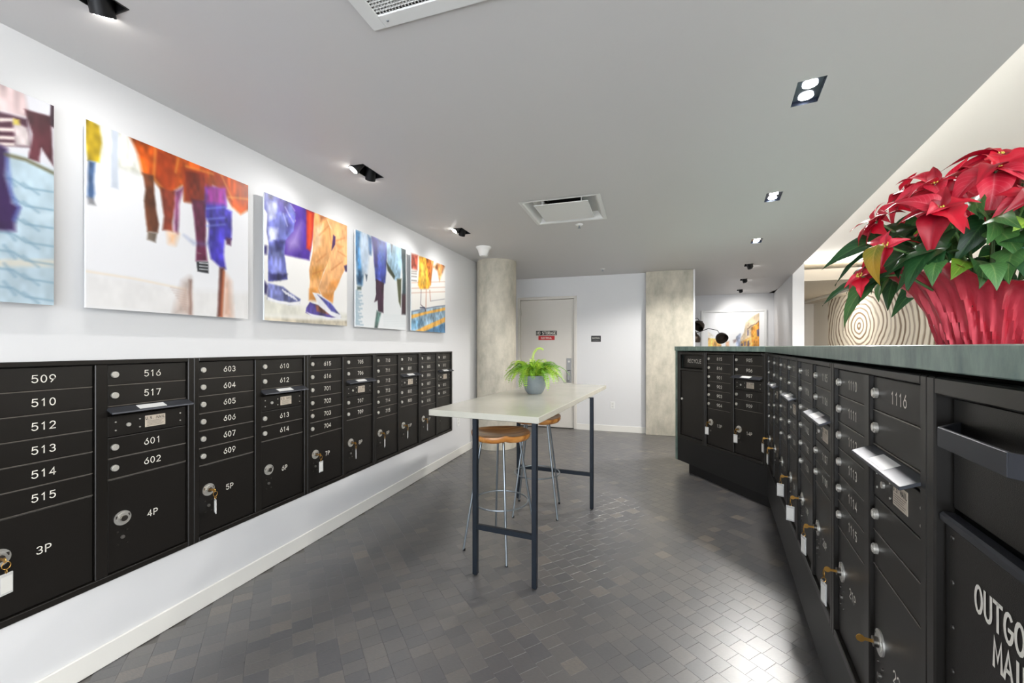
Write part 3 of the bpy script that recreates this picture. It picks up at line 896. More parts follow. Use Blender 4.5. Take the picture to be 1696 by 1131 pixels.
class Paint:
    """a print painted on a fine grid: s runs to the right, t runs down, both 0..1"""
    def __init__(s, nx, ny, bg, tomap):
        s.nx, s.ny, s.map = nx, ny, tomap
        s.S, s.T = np.meshgrid(np.linspace(0, 1, nx), np.linspace(0, 1, ny))
        s.img = np.zeros((ny, nx, 3)) + np.array(bg, float)
        s.wob = (vnoise(ny, nx, 14, 14, 1) + 0.4 * vnoise(ny, nx, 50, 50, 3) - 0.7, vnoise(ny, nx, 14, 14, 2) + 0.4 * vnoise(ny, nx, 50, 50, 4) - 0.7)

    def poly(s, pts, rgb, soft=0.006, al=1.0, tex=0.12, wob=0.005, seed=0):
        P = np.array([s.map(*p) for p in pts])
        X = s.S + s.wob[0] * wob; Y = s.T + s.wob[1] * wob
        d = np.full(X.shape, 1e9); ins = np.zeros(X.shape, bool)
        n = len(P)
        for i in range(n):
            a_, b2 = P[i], P[(i + 1) % n]
            e_ = b2 - a_; L = (e_ ** 2).sum() + 1e-12
            t = (((X - a_[0]) * e_[0] + (Y - a_[1]) * e_[1]) / L).clip(0, 1)
            d = np.minimum(d, np.hypot(X - a_[0] - t * e_[0], Y - a_[1] - t * e_[1]))
            cnd = ((a_[1] > Y) != (b2[1] > Y)) & (X < (b2[0] - a_[0]) * (Y - a_[1]) / (b2[1] - a_[1] + 1e-12) + a_[0])
            ins ^= cnd
        sd = np.where(ins, d, -d)
        w_ = ((sd / soft) * 0.5 + 0.5).clip(0, 1) * al
        col = np.array(rgb, float)[None, None, :]
        if tex:
            nz_ = vnoise(s.ny, s.nx, 14, 9, seed + 11) + 0.6 * vnoise(s.ny, s.nx, 44, 26, seed + 12) - 0.8
            col = col * (1 + tex * 2 * nz_[..., None])
        s.img = s.img * (1 - w_[..., None]) + col * w_[..., None]

    def line(s, pts, rgb, width=0.006, soft=0.004, al=1.0):
        P = [np.array(s.map(*p)) for p in pts]
        d = np.full(s.S.shape, 1e9)
        for a_, b2 in zip(P[:-1], P[1:]):
            e_ = b2 - a_; L = (e_ ** 2).sum() + 1e-12
            t = (((s.S - a_[0]) * e_[0] + (s.T - a_[1]) * e_[1]) / L).clip(0, 1)
            d = np.minimum(d, np.hypot(s.S - a_[0] - t * e_[0], s.T - a_[1] - t * e_[1]))
        w_ = ((width - d) / soft * 0.5 + 0.5).clip(0, 1) * al
        s.img = s.img * (1 - w_[..., None]) + np.array(rgb, float) * w_[..., None]

    def mesh(s, name, w_, h_, gain=1.0):
        """grid in local XZ, facing -Y, origin bottom left"""
        nx, ny = s.nx, s.ny
        X = s.S * w_; Z = (1 - s.T) * h_
        co = np.stack([X, np.zeros_like(X), Z], -1).reshape(-1, 3)
        idx = np.arange(nx * ny).reshape(ny, nx)
        q = np.stack([idx[1:, :-1], idx[1:, 1:], idx[:-1, 1:], idx[:-1, :-1]], -1).reshape(-1, 4)
        me = bpy.data.meshes.new(name)
        me.vertices.add(len(co)); me.vertices.foreach_set('co', co.ravel())
        me.loops.add(q.size); me.loops.foreach_set('vertex_index', q.ravel().astype(np.int32))
        me.polygons.add(len(q)); me.polygons.foreach_set('loop_start', (np.arange(len(q)) * 4).astype(np.int32))
        try: me.polygons.foreach_set('loop_total', np.full(len(q), 4, np.int32))
        except Exception: pass
        me.update(calc_edges=True)
        c_ = (s.img.clip(0, 255) / 255.0)
        lin = np.where(c_ <= 0.04045, c_ / 12.92, ((c_ + 0.055) / 1.055) ** 2.4) * gain
        rgba = np.concatenate([lin.reshape(-1, 3), np.ones((nx * ny, 1))], 1).astype(np.float32)
        at_ = me.attributes.new('col', 'FLOAT_COLOR', 'POINT'); at_.data.foreach_set('color', rgba.ravel())
        return me


M_PRINT = attr_mat('acrylic_print', 'col', 0.45, 0.08)
PX = XL + 0.042                       # front of the prints
PW, PH, PZ0 = 0.712, 0.757, 1.507
PY = [0.246, 1.052, 1.868, 2.676, 3.486]


def crop(ox, oy, sc, y0):
    def f_(zx, zy):
        y, z = on_x(ox + zx / sc, oy + zy / sc, PX)
        return (y - y0) / PW, (PZ0 + PH - z) / PH
    return f_


def hang(i, p, label):
    e_ = empty('art_print', (XL, PY[i], PZ0), math.pi / 2, label, 'art print')
    ob('backing', MB().box(0, PW, -0.0415, -0.030, 0, PH).mesh('backing', bevel=0.001), mat('acrylic_edge', (225, 228, 230), 0.25), e_)
    ob('printed_face', p.mesh('print', PW, PH, 0.86), M_PRINT, e_, (0, -0.0421, 0))
    ob('standoff_rail', MB().box(0.1, PW - 0.1, -0.030, 0.0, 0.60, 0.64), M_CHROME, e_)


# print 1: pavement, striped skirt, dark trouser legs
p = Paint(170, 180, (228, 228, 234), crop(0, 120, 2.8275, PY[0]))
p.poly([(-700, 400), (30, 385), (120, 400), (300, 480), (300, 1150), (-700, 1150)], (196, 218, 230), 0.02, tex=0.08)
p.poly([(-700, 860), (300, 880), (300, 912), (-700, 900)], (226, 224, 212), 0.01, tex=0.03)
for k in range(7):
    y = 500 + k * 85
    p.line([(-400, y - 60), (60, y), (120, y + 40), (250, y + 60)], (128, 164, 188), 0.004, 0.006, 0.8)
    p.line([(20, y - 30), (70, y + 30)], (130, 165, 190), 0.005, 0.008, 0.7); p.line([(110, y + 20), (180, y + 70)], (130, 165, 190), 0.004, 0.008, 0.7)
p.poly([(-600, -160), (0, 45), (115, 95), (140, 215), (0, 180), (-600, 90)], (208, 184, 184), 0.01, tex=0.25)
p.poly([(-600, 90), (0, 185), (130, 220), (142, 350), (0, 345), (-600, 320)], (72, 36, 52), 0.008)
for y in (218, 262, 300, 332): p.poly([(-600, y - 50), (0, y - 6), (70, y - 2), (70, y + 14), (0, y + 12), (-600, y - 10)], (232, 218, 212), 0.006, tex=0.05)
p.poly([(60, 225), (130, 260), (142, 345), (72, 345)], (162, 152, 152), 0.008, tex=0.4)
p.poly([(64, 218), (92, 222), (92, 246), (64, 244)], (206, 186, 80), 0.006)
p.poly([(-300, 330), (0, 340), (34, 360), (24, 480), (50, 560), (56, 610), (90, 630), (64, 690), (70, 742), (-40, 735), (-300, 600)], (58, 32, 84), 0.012)
p.line([(30, 380), (50, 560), (88, 632), (66, 690)], (70, 90, 190), 0.004, 0.012, 0.7)
p.poly([(115, 170), (238, 205), (252, 440), (192, 352), (186, 420), (135, 402), (150, 285)], (88, 42, 50), 0.006, tex=0.3)
p.poly([(236, 140), (256, 148), (256, 262), (234, 246)], (54, 28, 40), 0.004)
p.line([(30, 385), (120, 408), (252, 472)], (96, 88, 48), 0.006, 0.01)
p.img *= 0.95
hang(0, p, 'art print of a striped skirt and dark legs on blue pavement')

# print 2: blurred walkers in orange and blue
p = Paint(200, 200, (240, 240, 243), crop(130, 180, 3.1416, PY[1]))
p.poly([(20, 845), (300, 890), (600, 945), (900, 960), (900, 1110), (20, 1040)], (234, 232, 231), 0.03, tex=0.02)
p.line([(20, 842), (300, 886), (560, 940)], (240, 226, 206), 0.004, 0.008)
p.poly([(110, 70), (270, 140), (330, 350), (200, 305), (110, 280)], (226, 226, 214), 0.02, tex=0.12)
for x in (140, 225, 262): p.poly([(x, 90), (x + 22, 100), (x + 24, 300), (x + 2, 296)], (246, 246, 246), 0.012, tex=0)
p.poly([(170, 98), (206, 112), (207, 420), (168, 408)], (200, 208, 220), 0.008, tex=0.04)
p.poly([(30, 40), (110, 88), (122, 180), (110, 278), (45, 266), (34, 150)], (192, 162, 32), 0.008, tex=0.35)
p.poly([(50, 268), (88, 276), (80, 380), (84, 440), (72, 490), (44, 460), (50, 380)], (84, 116, 164), 0.008, tex=0.3)
p.poly([(42, 455), (76, 466), (90, 502), (48, 496)], (150, 150, 154), 0.008)
p.poly([(265, 135), (400, 190), (640, 290), (900, 395), (900, 520), (842, 548), (800, 510), (770, 440), (700, 400), (690, 460), (640, 492), (550, 482), (540, 400), (500, 425), (500, 512), (450, 492), (430, 420), (395, 380), (330, 338), (310, 240)], (206, 86, 18), 0.014, tex=0.3)
p.poly([(400, 200), (500, 255), (505, 410), (440, 432), (400, 360)], (158, 58, 16), 0.02, tex=0.25, seed=3)
p.poly([(545, 312), (660, 332), (684, 470), (610, 492), (555, 482)], (142, 44, 14), 0.02, tex=0.25, seed=5)
p.poly([(700, 330), (760, 350), (800, 500), (740, 420)], (176, 62, 20), 0.02, seed=6)
for a_, b2 in (((400, 210), (392, 360)), ((520, 260), (505, 330)), ((740, 340), (800, 470)), ((560, 300), (700, 340)), ((780, 460), (880, 470)), ((400, 370), (450, 430))): p.line([a_, b2], (246, 176, 90), 0.003, 0.012, 0.7)
p.poly([(330, 332), (390, 350), (396, 420), (402, 520), (418, 600), (412, 642), (358, 640), (350, 570), (343, 480), (350, 420)], (112, 62, 38), 0.008, tex=0.25)
p.poly([(360, 640), (408, 645), (402, 694), (360, 682)], (136, 120, 106), 0.008, tex=0.3)
p.poly([(428, 410), (502, 430), (500, 520), (490, 590), (490, 642), (438, 630), (446, 560), (436, 500)], (126, 52, 34), 0.01, tex=0.25)
p.poly([(500, 430), (546, 410), (522, 500), (522, 600), (516, 652), (498, 640), (500, 520)], (154, 82, 128), 0.012, tex=0.3)
p.poly([(468, 645), (516, 652), (500, 706), (474, 700)], (236, 186, 140), 0.025)
p.poly([(590, 470), (668, 480), (662, 600), (662, 700), (670, 792), (610, 792), (616, 700), (605, 600)], (112, 36, 74), 0.01, tex=0.25)
p.poly([(660, 410), (760, 420), (770, 520), (797, 535), (797, 680), (760, 684), (755, 760), (767, 832), (740, 826), (690, 782), (675, 700), (680, 600), (660, 560)], (74, 62, 190), 0.012, tex=0.3)
p.poly([(666, 400), (764, 415), (766, 500), (660, 492)], (166, 54, 158), 0.02, tex=0.3)
for y in (520, 575, 610): p.line([(668, y), (760, y - 8)], (130, 150, 235), 0.003, 0.012, 0.8)
p.poly([(768, 670), (797, 676), (792, 712), (770, 704)], (84, 40, 80), 0.01)
p.poly([(614, 795), (674, 798), (677, 856), (620, 846)], (38, 40, 46), 0.006)
for y in (802, 818, 834): p.line([(630, y), (672, y + 4)], (235, 238, 240), 0.003, 0.004)
p.poly([(735, 828), (759, 826), (748, 1085), (724, 1085)], (82, 32, 26), 0.012)
p.poly([(757, 850), (792, 900), (802, 1090), (746, 1086)], (226, 176, 150), 0.03, 0.8)
p.line([(755, 850), (742, 1085)], (200, 90, 30), 0.004, 0.014, 0.8)
p.poly([(545, 900), (580, 880), (584, 1072), (495, 1068)], (188, 164, 152), 0.03, 0.8)
p.poly([(575, 890), (586, 890), (588, 1072), (576, 1072)], (120, 80, 66), 0.012, 0.8)
for k in range(10): p.line([(480 + k * 9, 930 + k * 14), (570, 950 + k * 12)], (180, 150, 138), 0.0015, 0.008, 0.5)
p.poly([(550, 660), (600, 690), (690, 700), (690, 716), (600, 705)], (120, 140, 200), 0.02, 0.5)
hang(1, p, 'art print of blurred walkers in orange jackets and blue trousers')

# print 3: jeans and orange trousers with trainers
p = Paint(170, 170, (246, 244, 241), crop(425, 310, 4.525, PY[2]))
p.poly([(40, 968), (300, 985), (700, 1000), (700, 1060), (40, 1020)], (206, 196, 176), 0.012, tex=0.15)
p.poly([(40, 800), (330, 900), (700, 960), (700, 990), (40, 965)], (228, 226, 214), 0.03, tex=0.05)
p.poly([(140, 60), (440, 175), (422, 350), (396, 548), (205, 505), (205, 380), (290, 250)], (78, 46, 152), 0.012, tex=0.1)
p.poly([(222, 400), (335, 270), (318, 450), (240, 482)], (176, 154, 218), 0.05, 0.85, tex=0)
p.poly([(374, 165), (438, 190), (418, 400), (402, 482), (374, 455)], (206, 52, 30), 0.014, tex=0.1)
p.poly([(394, 190), (412, 196), (404, 440), (392, 440)], (238, 100, 50), 0.015, 0.8, tex=0)
p.poly([(50, 20), (240, 105), (292, 200), (276, 330), (214, 402), (208, 500), (232, 692), (88, 704), (84, 560), (90, 430), (75, 330), (80, 200), (50, 150)], (108, 114, 184), 0.006, tex=0.25)
for q, c_ in (([(78, 120), (150, 110), (142, 230), (90, 245)], (194, 198, 228)), ([(88, 300), (160, 308), (150, 402), (92, 400)], (200, 204, 232)), ([(130, 400), (210, 402), (200, 462), (150, 475)], (54, 54, 114)),
              ([(150, 75), (240, 108), (232, 205), (168, 182)], (74, 62, 136)), ([(235, 215), (285, 205), (262, 330), (222, 350)], (84, 82, 160)), ([(92, 640), (230, 652), (224, 690), (98, 702)], (44, 42, 90)),
              ([(110, 480), (190, 480), (180, 640), (120, 640)], (132, 138, 200)), ([(92, 50), (132, 60), (120, 95), (95, 90)], (46, 44, 84))):
    p.poly(q, c_, 0.016, 0.85, tex=0.3, wob=0.012)
for a_, b2 in (((255, 130), (285, 175)), ((200, 200), (230, 290)), ((215, 150), (250, 220)), ((245, 210), (275, 260))): p.line([a_, b2], (205, 205, 240), 0.003, 0.01, 0.8)
p.poly([(44, 430), (78, 440), (76, 502), (44, 500)], (54, 48, 104), 0.014); p.poly([(44, 685), (86, 740), (76, 802), (44, 796)], (48, 42, 94), 0.014)
p.poly([(88, 718), (200, 745), (250, 790), (328, 840), (322, 872), (240, 882), (78, 838)], (112, 118, 172), 0.008, tex=0.35)
for k in range(5): p.line([(195 + k * 20, 770 + k * 12), (222 + k * 20, 800 + k * 12)], (240, 240, 246), 0.006, 0.006)
p.poly([(78, 820), (160, 848), (240, 862), (328, 856), (322, 882), (230, 884), (82, 846)], (244, 244, 246), 0.006, tex=0.02)
p.poly([(434, 182), (520, 220), (552, 300), (578, 340), (602, 400), (540, 560), (500, 640), (465, 760), (480, 800), (440, 842), (394, 840), (400, 700), (394, 620), (420, 480), (425, 330)], (240, 176, 112), 0.006, tex=0.12)
p.poly([(518, 218), (700, 295), (700, 540), (640, 660), (580, 790), (570, 862), (500, 832), (464, 756), (520, 600), (580, 430), (592, 380), (550, 290)], (246, 182, 122), 0.006, tex=0.12, seed=9)
for q, c_ in (([(468, 205), (522, 228), (480, 255)], (150, 80, 50)), ([(600, 425), (645, 440), (620, 465)], (196, 120, 60)), ([(504, 795), (572, 788), (566, 862), (500, 832)], (216, 138, 58)), ([(398, 765), (452, 760), (440, 850), (394, 842)], (214, 140, 58)),
              ([(420, 600), (500, 590), (490, 680), (410, 690)], (232, 160, 70)), ([(560, 700), (620, 690), (590, 760), (530, 770)], (232, 150, 70)), ([(440, 300), (500, 280), (480, 440), (430, 480)], (252, 214, 172))):
    p.poly(q, c_, 0.02, 0.8, tex=0.15, wob=0.012)
for a_, b2 in (((540, 290), (470, 360)), ((545, 310), (560, 420)), ((520, 500), (450, 560)), ((610, 480), (670, 520)), ((560, 620), (640, 560)), ((420, 650), (500, 620)), ((600, 400), (660, 380))): p.line([a_, b2], (190, 110, 52), 0.003, 0.012, 0.7)
p.poly([(574, 355), (592, 372), (588, 430), (560, 475)], (74, 40, 92), 0.006)
p.poly([(655, 590), (700, 570), (700, 640), (664, 630)], (60, 40, 90), 0.01)
p.poly([(372, 900), (400, 860), (470, 890), (560, 950), (634, 975), (560, 988), (420, 964), (366, 938)], (74, 62, 132), 0.006, tex=0.3)
p.poly([(440, 880), (530, 900), (545, 955), (450, 932)], (124, 74, 62), 0.01, tex=0.5)
p.poly([(366, 930), (440, 958), (560, 976), (634, 972), (630, 988), (540, 990), (420, 970)], (240, 240, 244), 0.005, tex=0.02)
p.poly([(418, 790), (470, 798), (560, 868), (634, 960), (624, 988), (560, 962), (470, 892)], (238, 238, 244), 0.006, tex=0.03)
p.poly([(455, 805), (560, 872), (622, 952), (560, 928)], (84, 84, 162), 0.008, tex=0.35)
hang(2, p, 'art print of blue jeans and orange trousers with trainers')

# print 4: blue blurred trousers
p = Paint(140, 150, (236, 239, 241), crop(580, 370, 5.952, PY[3]))
p.poly([(40, 50), (112, 80), (100, 200), (112, 330), (128, 480), (116, 602), (74, 592), (60, 400), (40, 250)], (64, 124, 174), 0.03, tex=0.35)
p.poly([(108, 82), (176, 108), (192, 280), (166, 492), (120, 502), (100, 300)], (188, 206, 226), 0.03, tex=0.1)
p.poly([(174, 112), (214, 145), (207, 312), (190, 302)], (48, 98, 158), 0.02, tex=0.2)
p.poly([(68, 520), (122, 520), (110, 602), (74, 592)], (22, 54, 84), 0.03)
p.poly([(70, 625), (108, 625), (106, 650), (70, 650)], (40, 60, 50), 0.015)
for k in range(22): p.line([(55, 660 + k * 16), (70 + (k * 37) % 60, 664 + k * 16)], (104, 146, 172), 0.004, 0.012, 0.7)
p.poly([(150, 500), (170, 508), (160, 568)], (40, 60, 80), 0.012)
p.poly([(212, 128), (362, 190), (366, 260), (358, 420), (347, 582), (330, 602), (250, 562), (240, 430), (235, 300)], (72, 88, 184), 0.014, tex=0.25)
p.poly([(212, 130), (272, 160), (266, 420), (244, 420)], (58, 44, 132), 0.025)
p.poly([(280, 200), (340, 215), (330, 400), (290, 400)], (96, 130, 210), 0.04, 0.7)
p.poly([(252, 545), (332, 590), (328, 720), (328, 882), (274, 862), (270, 760), (238, 775), (255, 700)], (66, 40, 60), 0.01, tex=0.2)
p.poly([(262, 860), (304, 880), (266, 1035), (238, 1030)], (62, 92, 86), 0.015, 0.9, tex=0.6)
p.poly([(360, 190), (504, 240), (512, 380), (490, 542), (450, 562), (430, 542), (370, 430)], (166, 202, 226), 0.014, tex=0.2)
p.poly([(352, 365), (442, 520), (432, 548), (370, 465)], (58, 68, 46), 0.012)
p.poly([(458, 545), (504, 545), (498, 825), (478, 770)], (84, 88, 64), 0.014)
p.poly([(503, 240), (560, 262), (560, 900), (510, 892), (516, 500)], (62, 78, 82), 0.014, tex=0.3)
p.poly([(510, 700), (560, 700), (560, 895), (510, 892)], (70, 44, 52), 0.02)
p.poly([(400, 200), (420, 205), (405, 280)], (60, 70, 80), 0.02)
for k in range(8): p.line([(330, 900 + k * 16), (540, 906 + k * 16)], (212, 222, 224), 0.002, 0.006, 0.7)
hang(3, p, 'art print of blurred blue trousers over wet white ground')

# print 5: orange figure on a crossing
p = Paint(120, 140, (242, 239, 233), crop(580, 370, 5.952, PY[4]))
p.poly([(580, 872), (760, 840), (940, 812), (940, 1100), (580, 1100)], (150, 180, 200), 0.02, tex=0.25)
p.poly([(595, 292), (670, 312), (662, 462), (596, 440)], (152, 72, 56), 0.02, tex=0.5)
for y in (470, 492, 520, 560): p.line([(600, y), (655, y + 6)], (70, 64, 64), 0.005, 0.012, 0.7)
for y in (585, 640, 685): p.line([(596, y), (940, y - 12)], (206, 160, 136), 0.004, 0.01, 0.8)
p.poly([(678, 320), (784, 345), (802, 400), (796, 600), (770, 645), (690, 645), (668, 605), (680, 450)], (242, 170, 56), 0.016, tex=0.3)
p.poly([(742, 325), (824, 365), (812, 470), (792, 605), (770, 520)], (212, 112, 48), 0.02, 0.8, tex=0.4)
p.poly([(700, 400), (740, 400), (740, 600), (700, 600)], (252, 208, 96), 0.04, 0.8)
p.poly([(818, 430), (860, 390), (940, 405), (915, 470), (880, 572), (860, 470)], (216, 142, 86), 0.025, tex=0.5)
p.line([(700, 650), (694, 800), (730, 832)], (110, 90, 100), 0.006, 0.008); p.line([(750, 650), (745, 870)], (206, 140, 110), 0.01, 0.012, 0.8)
p.line([(785, 660), (790, 760)], (180, 100, 70), 0.006, 0.012); p.line([(600, 872), (740, 840), (860, 818), (940, 810)], (104, 116, 140), 0.006, 0.01)
p.line([(690, 830), (735, 830), (742, 862)], (40, 50, 80), 0.008, 0.008); p.line([(790, 765), (930, 745)], (140, 140, 150), 0.004, 0.008, 0.8)
p.poly([(590, 905), (760, 868), (940, 826), (940, 856), (760, 892), (590, 942)], (246, 184, 86), 0.008, tex=0.15)
p.poly([(620, 1070), (760, 1000), (940, 922), (940, 968), (740, 1062)], (246, 184, 88), 0.008, tex=0.15)
p.poly([(690, 1085), (760, 1052), (940, 982), (940, 1100)], (84, 136, 178), 0.012, tex=0.3)
p.poly([(590, 960), (700, 935), (740, 985), (640, 1040), (590, 1060)], (118, 164, 194), 0.02, tex=0.3)
hang(4, p, 'art print of an orange clad figure on a yellow striped crossing')

# framed street photograph on the back wall
FY = YB - 0.03
fx0, fx1, fz0, fz1 = 1.245, 2.53, 0.95, 2.155
fr = empty('framed_photograph', (fx0, YB, fz0), 0, 'large white framed street photograph with orange buildings', 'picture')
m = MB().box(0, 0.045, -0.05, 0, 0, fz1 - fz0).box(fx1 - fx0 - 0.045, fx1 - fx0, -0.05, 0, 0, fz1 - fz0).box(0.045, fx1 - fx0 - 0.045, -0.05, 0, fz1 - fz0 - 0.045, fz1 - fz0).box(0.045, fx1 - fx0 - 0.045, -0.05, 0, 0, 0.045)
ob('picture_frame', m.mesh('pf', bevel=0.003), M_WHITEP, fr)
ob('mount', MB().box(0.045, fx1 - fx0 - 0.045, -0.026, -0.0, 0.045, fz1 - fz0 - 0.045), mat('mount_board', (246, 246, 246), 0.7), fr)
qx0, qx1, qz0, qz1 = 1.387, 2.394, 1.06, 2.09


def fmap(zx, zy):
    x, z = on_y(1145 + zx / 12.11, 500 + zy / 12.11, YB - 0.028)
    return (x - qx0) / (qx1 - qx0), (qz1 - z) / (qz1 - qz0)


p = Paint(110, 110, (248, 248, 249), fmap)
p.poly([(1090, 420), (1220, 290), (1400, 200), (1400, 1400), (980, 1400), (980, 740), (1060, 600)], (238, 214, 180), 0.012, tex=0.15)
p.poly([(1200, 520), (1300, 440), (1400, 360), (1400, 1400), (1200, 1400)], (234, 160, 70), 0.012, tex=0.35)
p.poly([(990, 800), (1200, 690), (1200, 1400), (960, 1400)], (240, 186, 110), 0.012, tex=0.3)
for q in ([(1120, 570), (1150, 560), (1150, 670), (1120, 676)], [(1310, 560), (1360, 540), (1360, 690), (1320, 690)], [(1000, 840), (1030, 830), (1030, 880), (1000, 880)], [(1060, 800), (1090, 790), (1090, 880), (1060, 880)], [(1130, 780), (1160, 770), (1160, 890), (1130, 890)]):
    p.poly(q, (112, 104, 130), 0.008, tex=0.2)
p.line([(1130, 545), (1200, 480), (1300, 440), (1360, 380)], (120, 90, 80), 0.006, 0.01)
p.poly([(900, 700), (980, 630), (990, 640), (980, 1400), (880, 1400)], (190, 200, 228), 0.014, tex=0.3)
p.poly([(330, 720), (480, 740), (600, 860), (600, 1400), (330, 1400)], (242, 182, 90), 0.016, tex=0.3)
p.poly([(330, 590), (460, 690), (330, 700)], (238, 230, 214), 0.02)
p.poly([(690, 800), (760, 790), (760, 1400), (690, 1400)], (236, 190, 150), 0.015)
p.poly([(840, 770), (910, 740), (900, 800), (850, 820)], (160, 140, 140), 0.02)
p.poly([(300, 1050), (1400, 1000), (1400, 1700), (300, 1700)], (205, 198, 190), 0.03, tex=0.2)
ob('photograph', p.mesh('photo', qx1 - qx0, qz1 - qz0), M_PRINT, fr, (qx0 - fx0, -0.0275, qz0 - fz0))

# tree-ring mural on the lobby wall
ob('tree_ring_mural', MB().box(-0.03, -0.002, -2.7, 1.50, -1.1, 0.716).mesh('mural'), M_MURAL, None, (XR, 10.45, 1.784), label='brown and cream tree ring mural on the lobby wall', cat='mural')
d2 = empty('door_2', (0, YLOB, 0), 0, 'narrow beige door frame at the end of the lobby', None, None, 'structure')
ob('door_frame', MB().box(3.945, 4.01, -0.03, 0.0, 0, 2.25), mat('beige_frame', (188, 180, 166), 0.5), d2)
ob('door_slab', MB().box(3.02, 3.945, -0.012, 0.0, 0, 2.2), mat('beige_slab', (205, 197, 183), 0.5), d2)

# ================================================================== TABLE
TA = math.radians(-5.4)
TL = Vector((-1.252, 2.245)); TW, TLn, TZ = 0.715, 2.04, 0.965
tb = empty('bar_table', (TL.x, TL.y, 0), TA, 'tall concrete topped table on black steel legs', 'table')


def tloc(x, y):
    d_ = Vector((x, y)) - TL
    c_, s_ = math.cos(-TA), math.sin(-TA)
    return d_.x * c_ - d_.y * s_, d_.x * s_ + d_.y * c_


ob('table_top', MB().box(0, TW, 0, TLn, TZ - 0.037, TZ).mesh('tt', bevel=0.004, seg=2), M_CONC_TOP, tb)
legs = {}
for k, (x, y) in {'a': (-0.945, 2.255), 'b': (-0.574, 2.222), 'c': (-0.404, 3.455), 'd': (-1.052, 3.50)}.items():
    lx, ly = tloc(x, y)
    legs[k] = (lx, ly)
    q = 0.0145
    ob('leg', MB().box(lx - q, lx + q, ly - q, ly + q, 0.004, TZ - 0.037).mesh('leg', bevel=0.0025), M_LEGBLK, tb)
    ob('foot', MB().cyl((lx, ly, 0), (lx, ly, 0.005), 0.009, 10), M_DEEP, tb)
for a, b_ in (('a', 'b'), ('d', 'c')):
    (xa, ya), (xb, yb) = legs[a], legs[b_]
    for nm, z0, z1 in (('crossbar', 0.272, 0.302), ('top_rail', TZ - 0.043, TZ - 0.0375)):
        ob(nm, MB().prism([(xa, ya - 0.012), (xb, yb - 0.012), (xb, yb + 0.012), (xa, ya + 0.012)], z0, z1).mesh(nm, bevel=0.002), M_LEGBLK, tb)

# ================================================================== STOOLS
def seat_mesh():
    n, rings = 48, 12
    vs = []; fs = []
    def top(r_, a):
        R_ = 0.200 * (1 + 0.05 * math.cos(4 * (a - math.pi / 4)) + 0.015 * math.cos(2 * a))
        x, y = R_ * r_ * math.cos(a), 0.92 * R_ * r_ * math.sin(a)
        dish = 0.030 * (r_ ** 2.2) - 0.030
        pom = 0.013 * math.exp(-(x / 0.028) ** 2) * max(0.0, (-y - 0.02) / 0.17)       # pommel at the front
        lip = -0.006 * max(0, r_ - 0.9) / 0.1
        front = -0.012 * max(0.0, -y / 0.19) ** 2
        return x, y, 0.79 + dish + pom + lip + front
    for j in range(rings + 1):
        for i in range(n):
            vs.append(top(max(j / rings, 1e-3), 2 * math.pi * i / n))
    edge = len(vs)
    for k, (sc, dz) in enumerate(((1.012, -0.008), (1.005, -0.022), (0.94, -0.038), (0.75, -0.046), (0.001, -0.05))):
        for i in range(n):
            a = 2 * math.pi * i / n
            x, y, z = top(1.0, a)
            base = 0.79 - 0.004
            zz_ = z + dz if k < 2 else min(z + dz, base + dz - 0.002)
            vs.append((x * sc, y * sc, zz_ if k < 4 else 0.79 - 0.052))
    tot = rings + 1 + 5
    for j in range(tot - 1):
        for i in range(n):
            fs.append((j * n + i, j * n + (i + 1) % n, (j + 1) * n + (i + 1) % n, (j + 1) * n + i))
    m = MB(); m.add(vs, fs)
    return m.mesh('seat', smooth=True)


ME_SEAT = seat_mesh(); ME_SEAT.materials.append(M_TEAK)
m = MB(); rt, rb, zt, zb = 0.128, 0.245, 0.718, 0.006
pts = [(0.03, 0, 0.742), (rt - 0.03, 0, 0.742), (rt - 0.010, 0, 0.738), (rt, 0, 0.728), (rt + 0.004, 0, zt - 0.01)]
pts += [(rt + 0.004 + (rb - rt) * s, 0, zt - 0.01 - (zt - 0.01 - zb) * s) for s in (0.25, 0.5, 0.75, 1.0)]
ME_SLEG = m.tube(pts, 0.0075, 10).mesh('stool_leg', smooth=True); ME_SLEG.materials.append(M_STEEL)
ME_RING = MB().tube([(0.184 * math.cos(t), 0.184 * math.sin(t), 0.317) for t in np.linspace(0, 2 * math.pi, 49)[:-1]], 0.006, 8, True).mesh('foot_ring', smooth=True); ME_RING.materials.append(M_STEEL)
ME_SFT = MB().lathe([(0.009, 0), (0.009, 0.012), (0.0085, 0.014)], 10).mesh('foot_cap'); ME_SFT.materials.append(M_DEEP)


def stool(x, y, feet_ang, seat_ang, label):
    e_ = empty('bar_stool', (x, y, 0), 0, label, 'stool', 'wooden bar stools under the tall table')
    ob('seat', ME_SEAT, None, e_, rot=(0, 0, seat_ang))
    for k in range(4):
        a = feet_ang + k * math.pi / 2
        l_ = ob('leg', ME_SLEG, None, e_, rot=(0, 0, a))
        ob('foot_cap', ME_SFT, None, l_, (rb, 0, 0))
    ob('foot_ring', ME_RING, None, e_)


stool(-0.911, 2.610, math.radians(-17.5 + 45), math.radians(30), 'teak seat steel stool tucked under the end of the table beside the narrow leg frame')
stool(-0.830, 3.290, math.radians(8.5 + 45), math.radians(10), 'teak seat steel stool beneath the potted fern beside the wide leg frame')

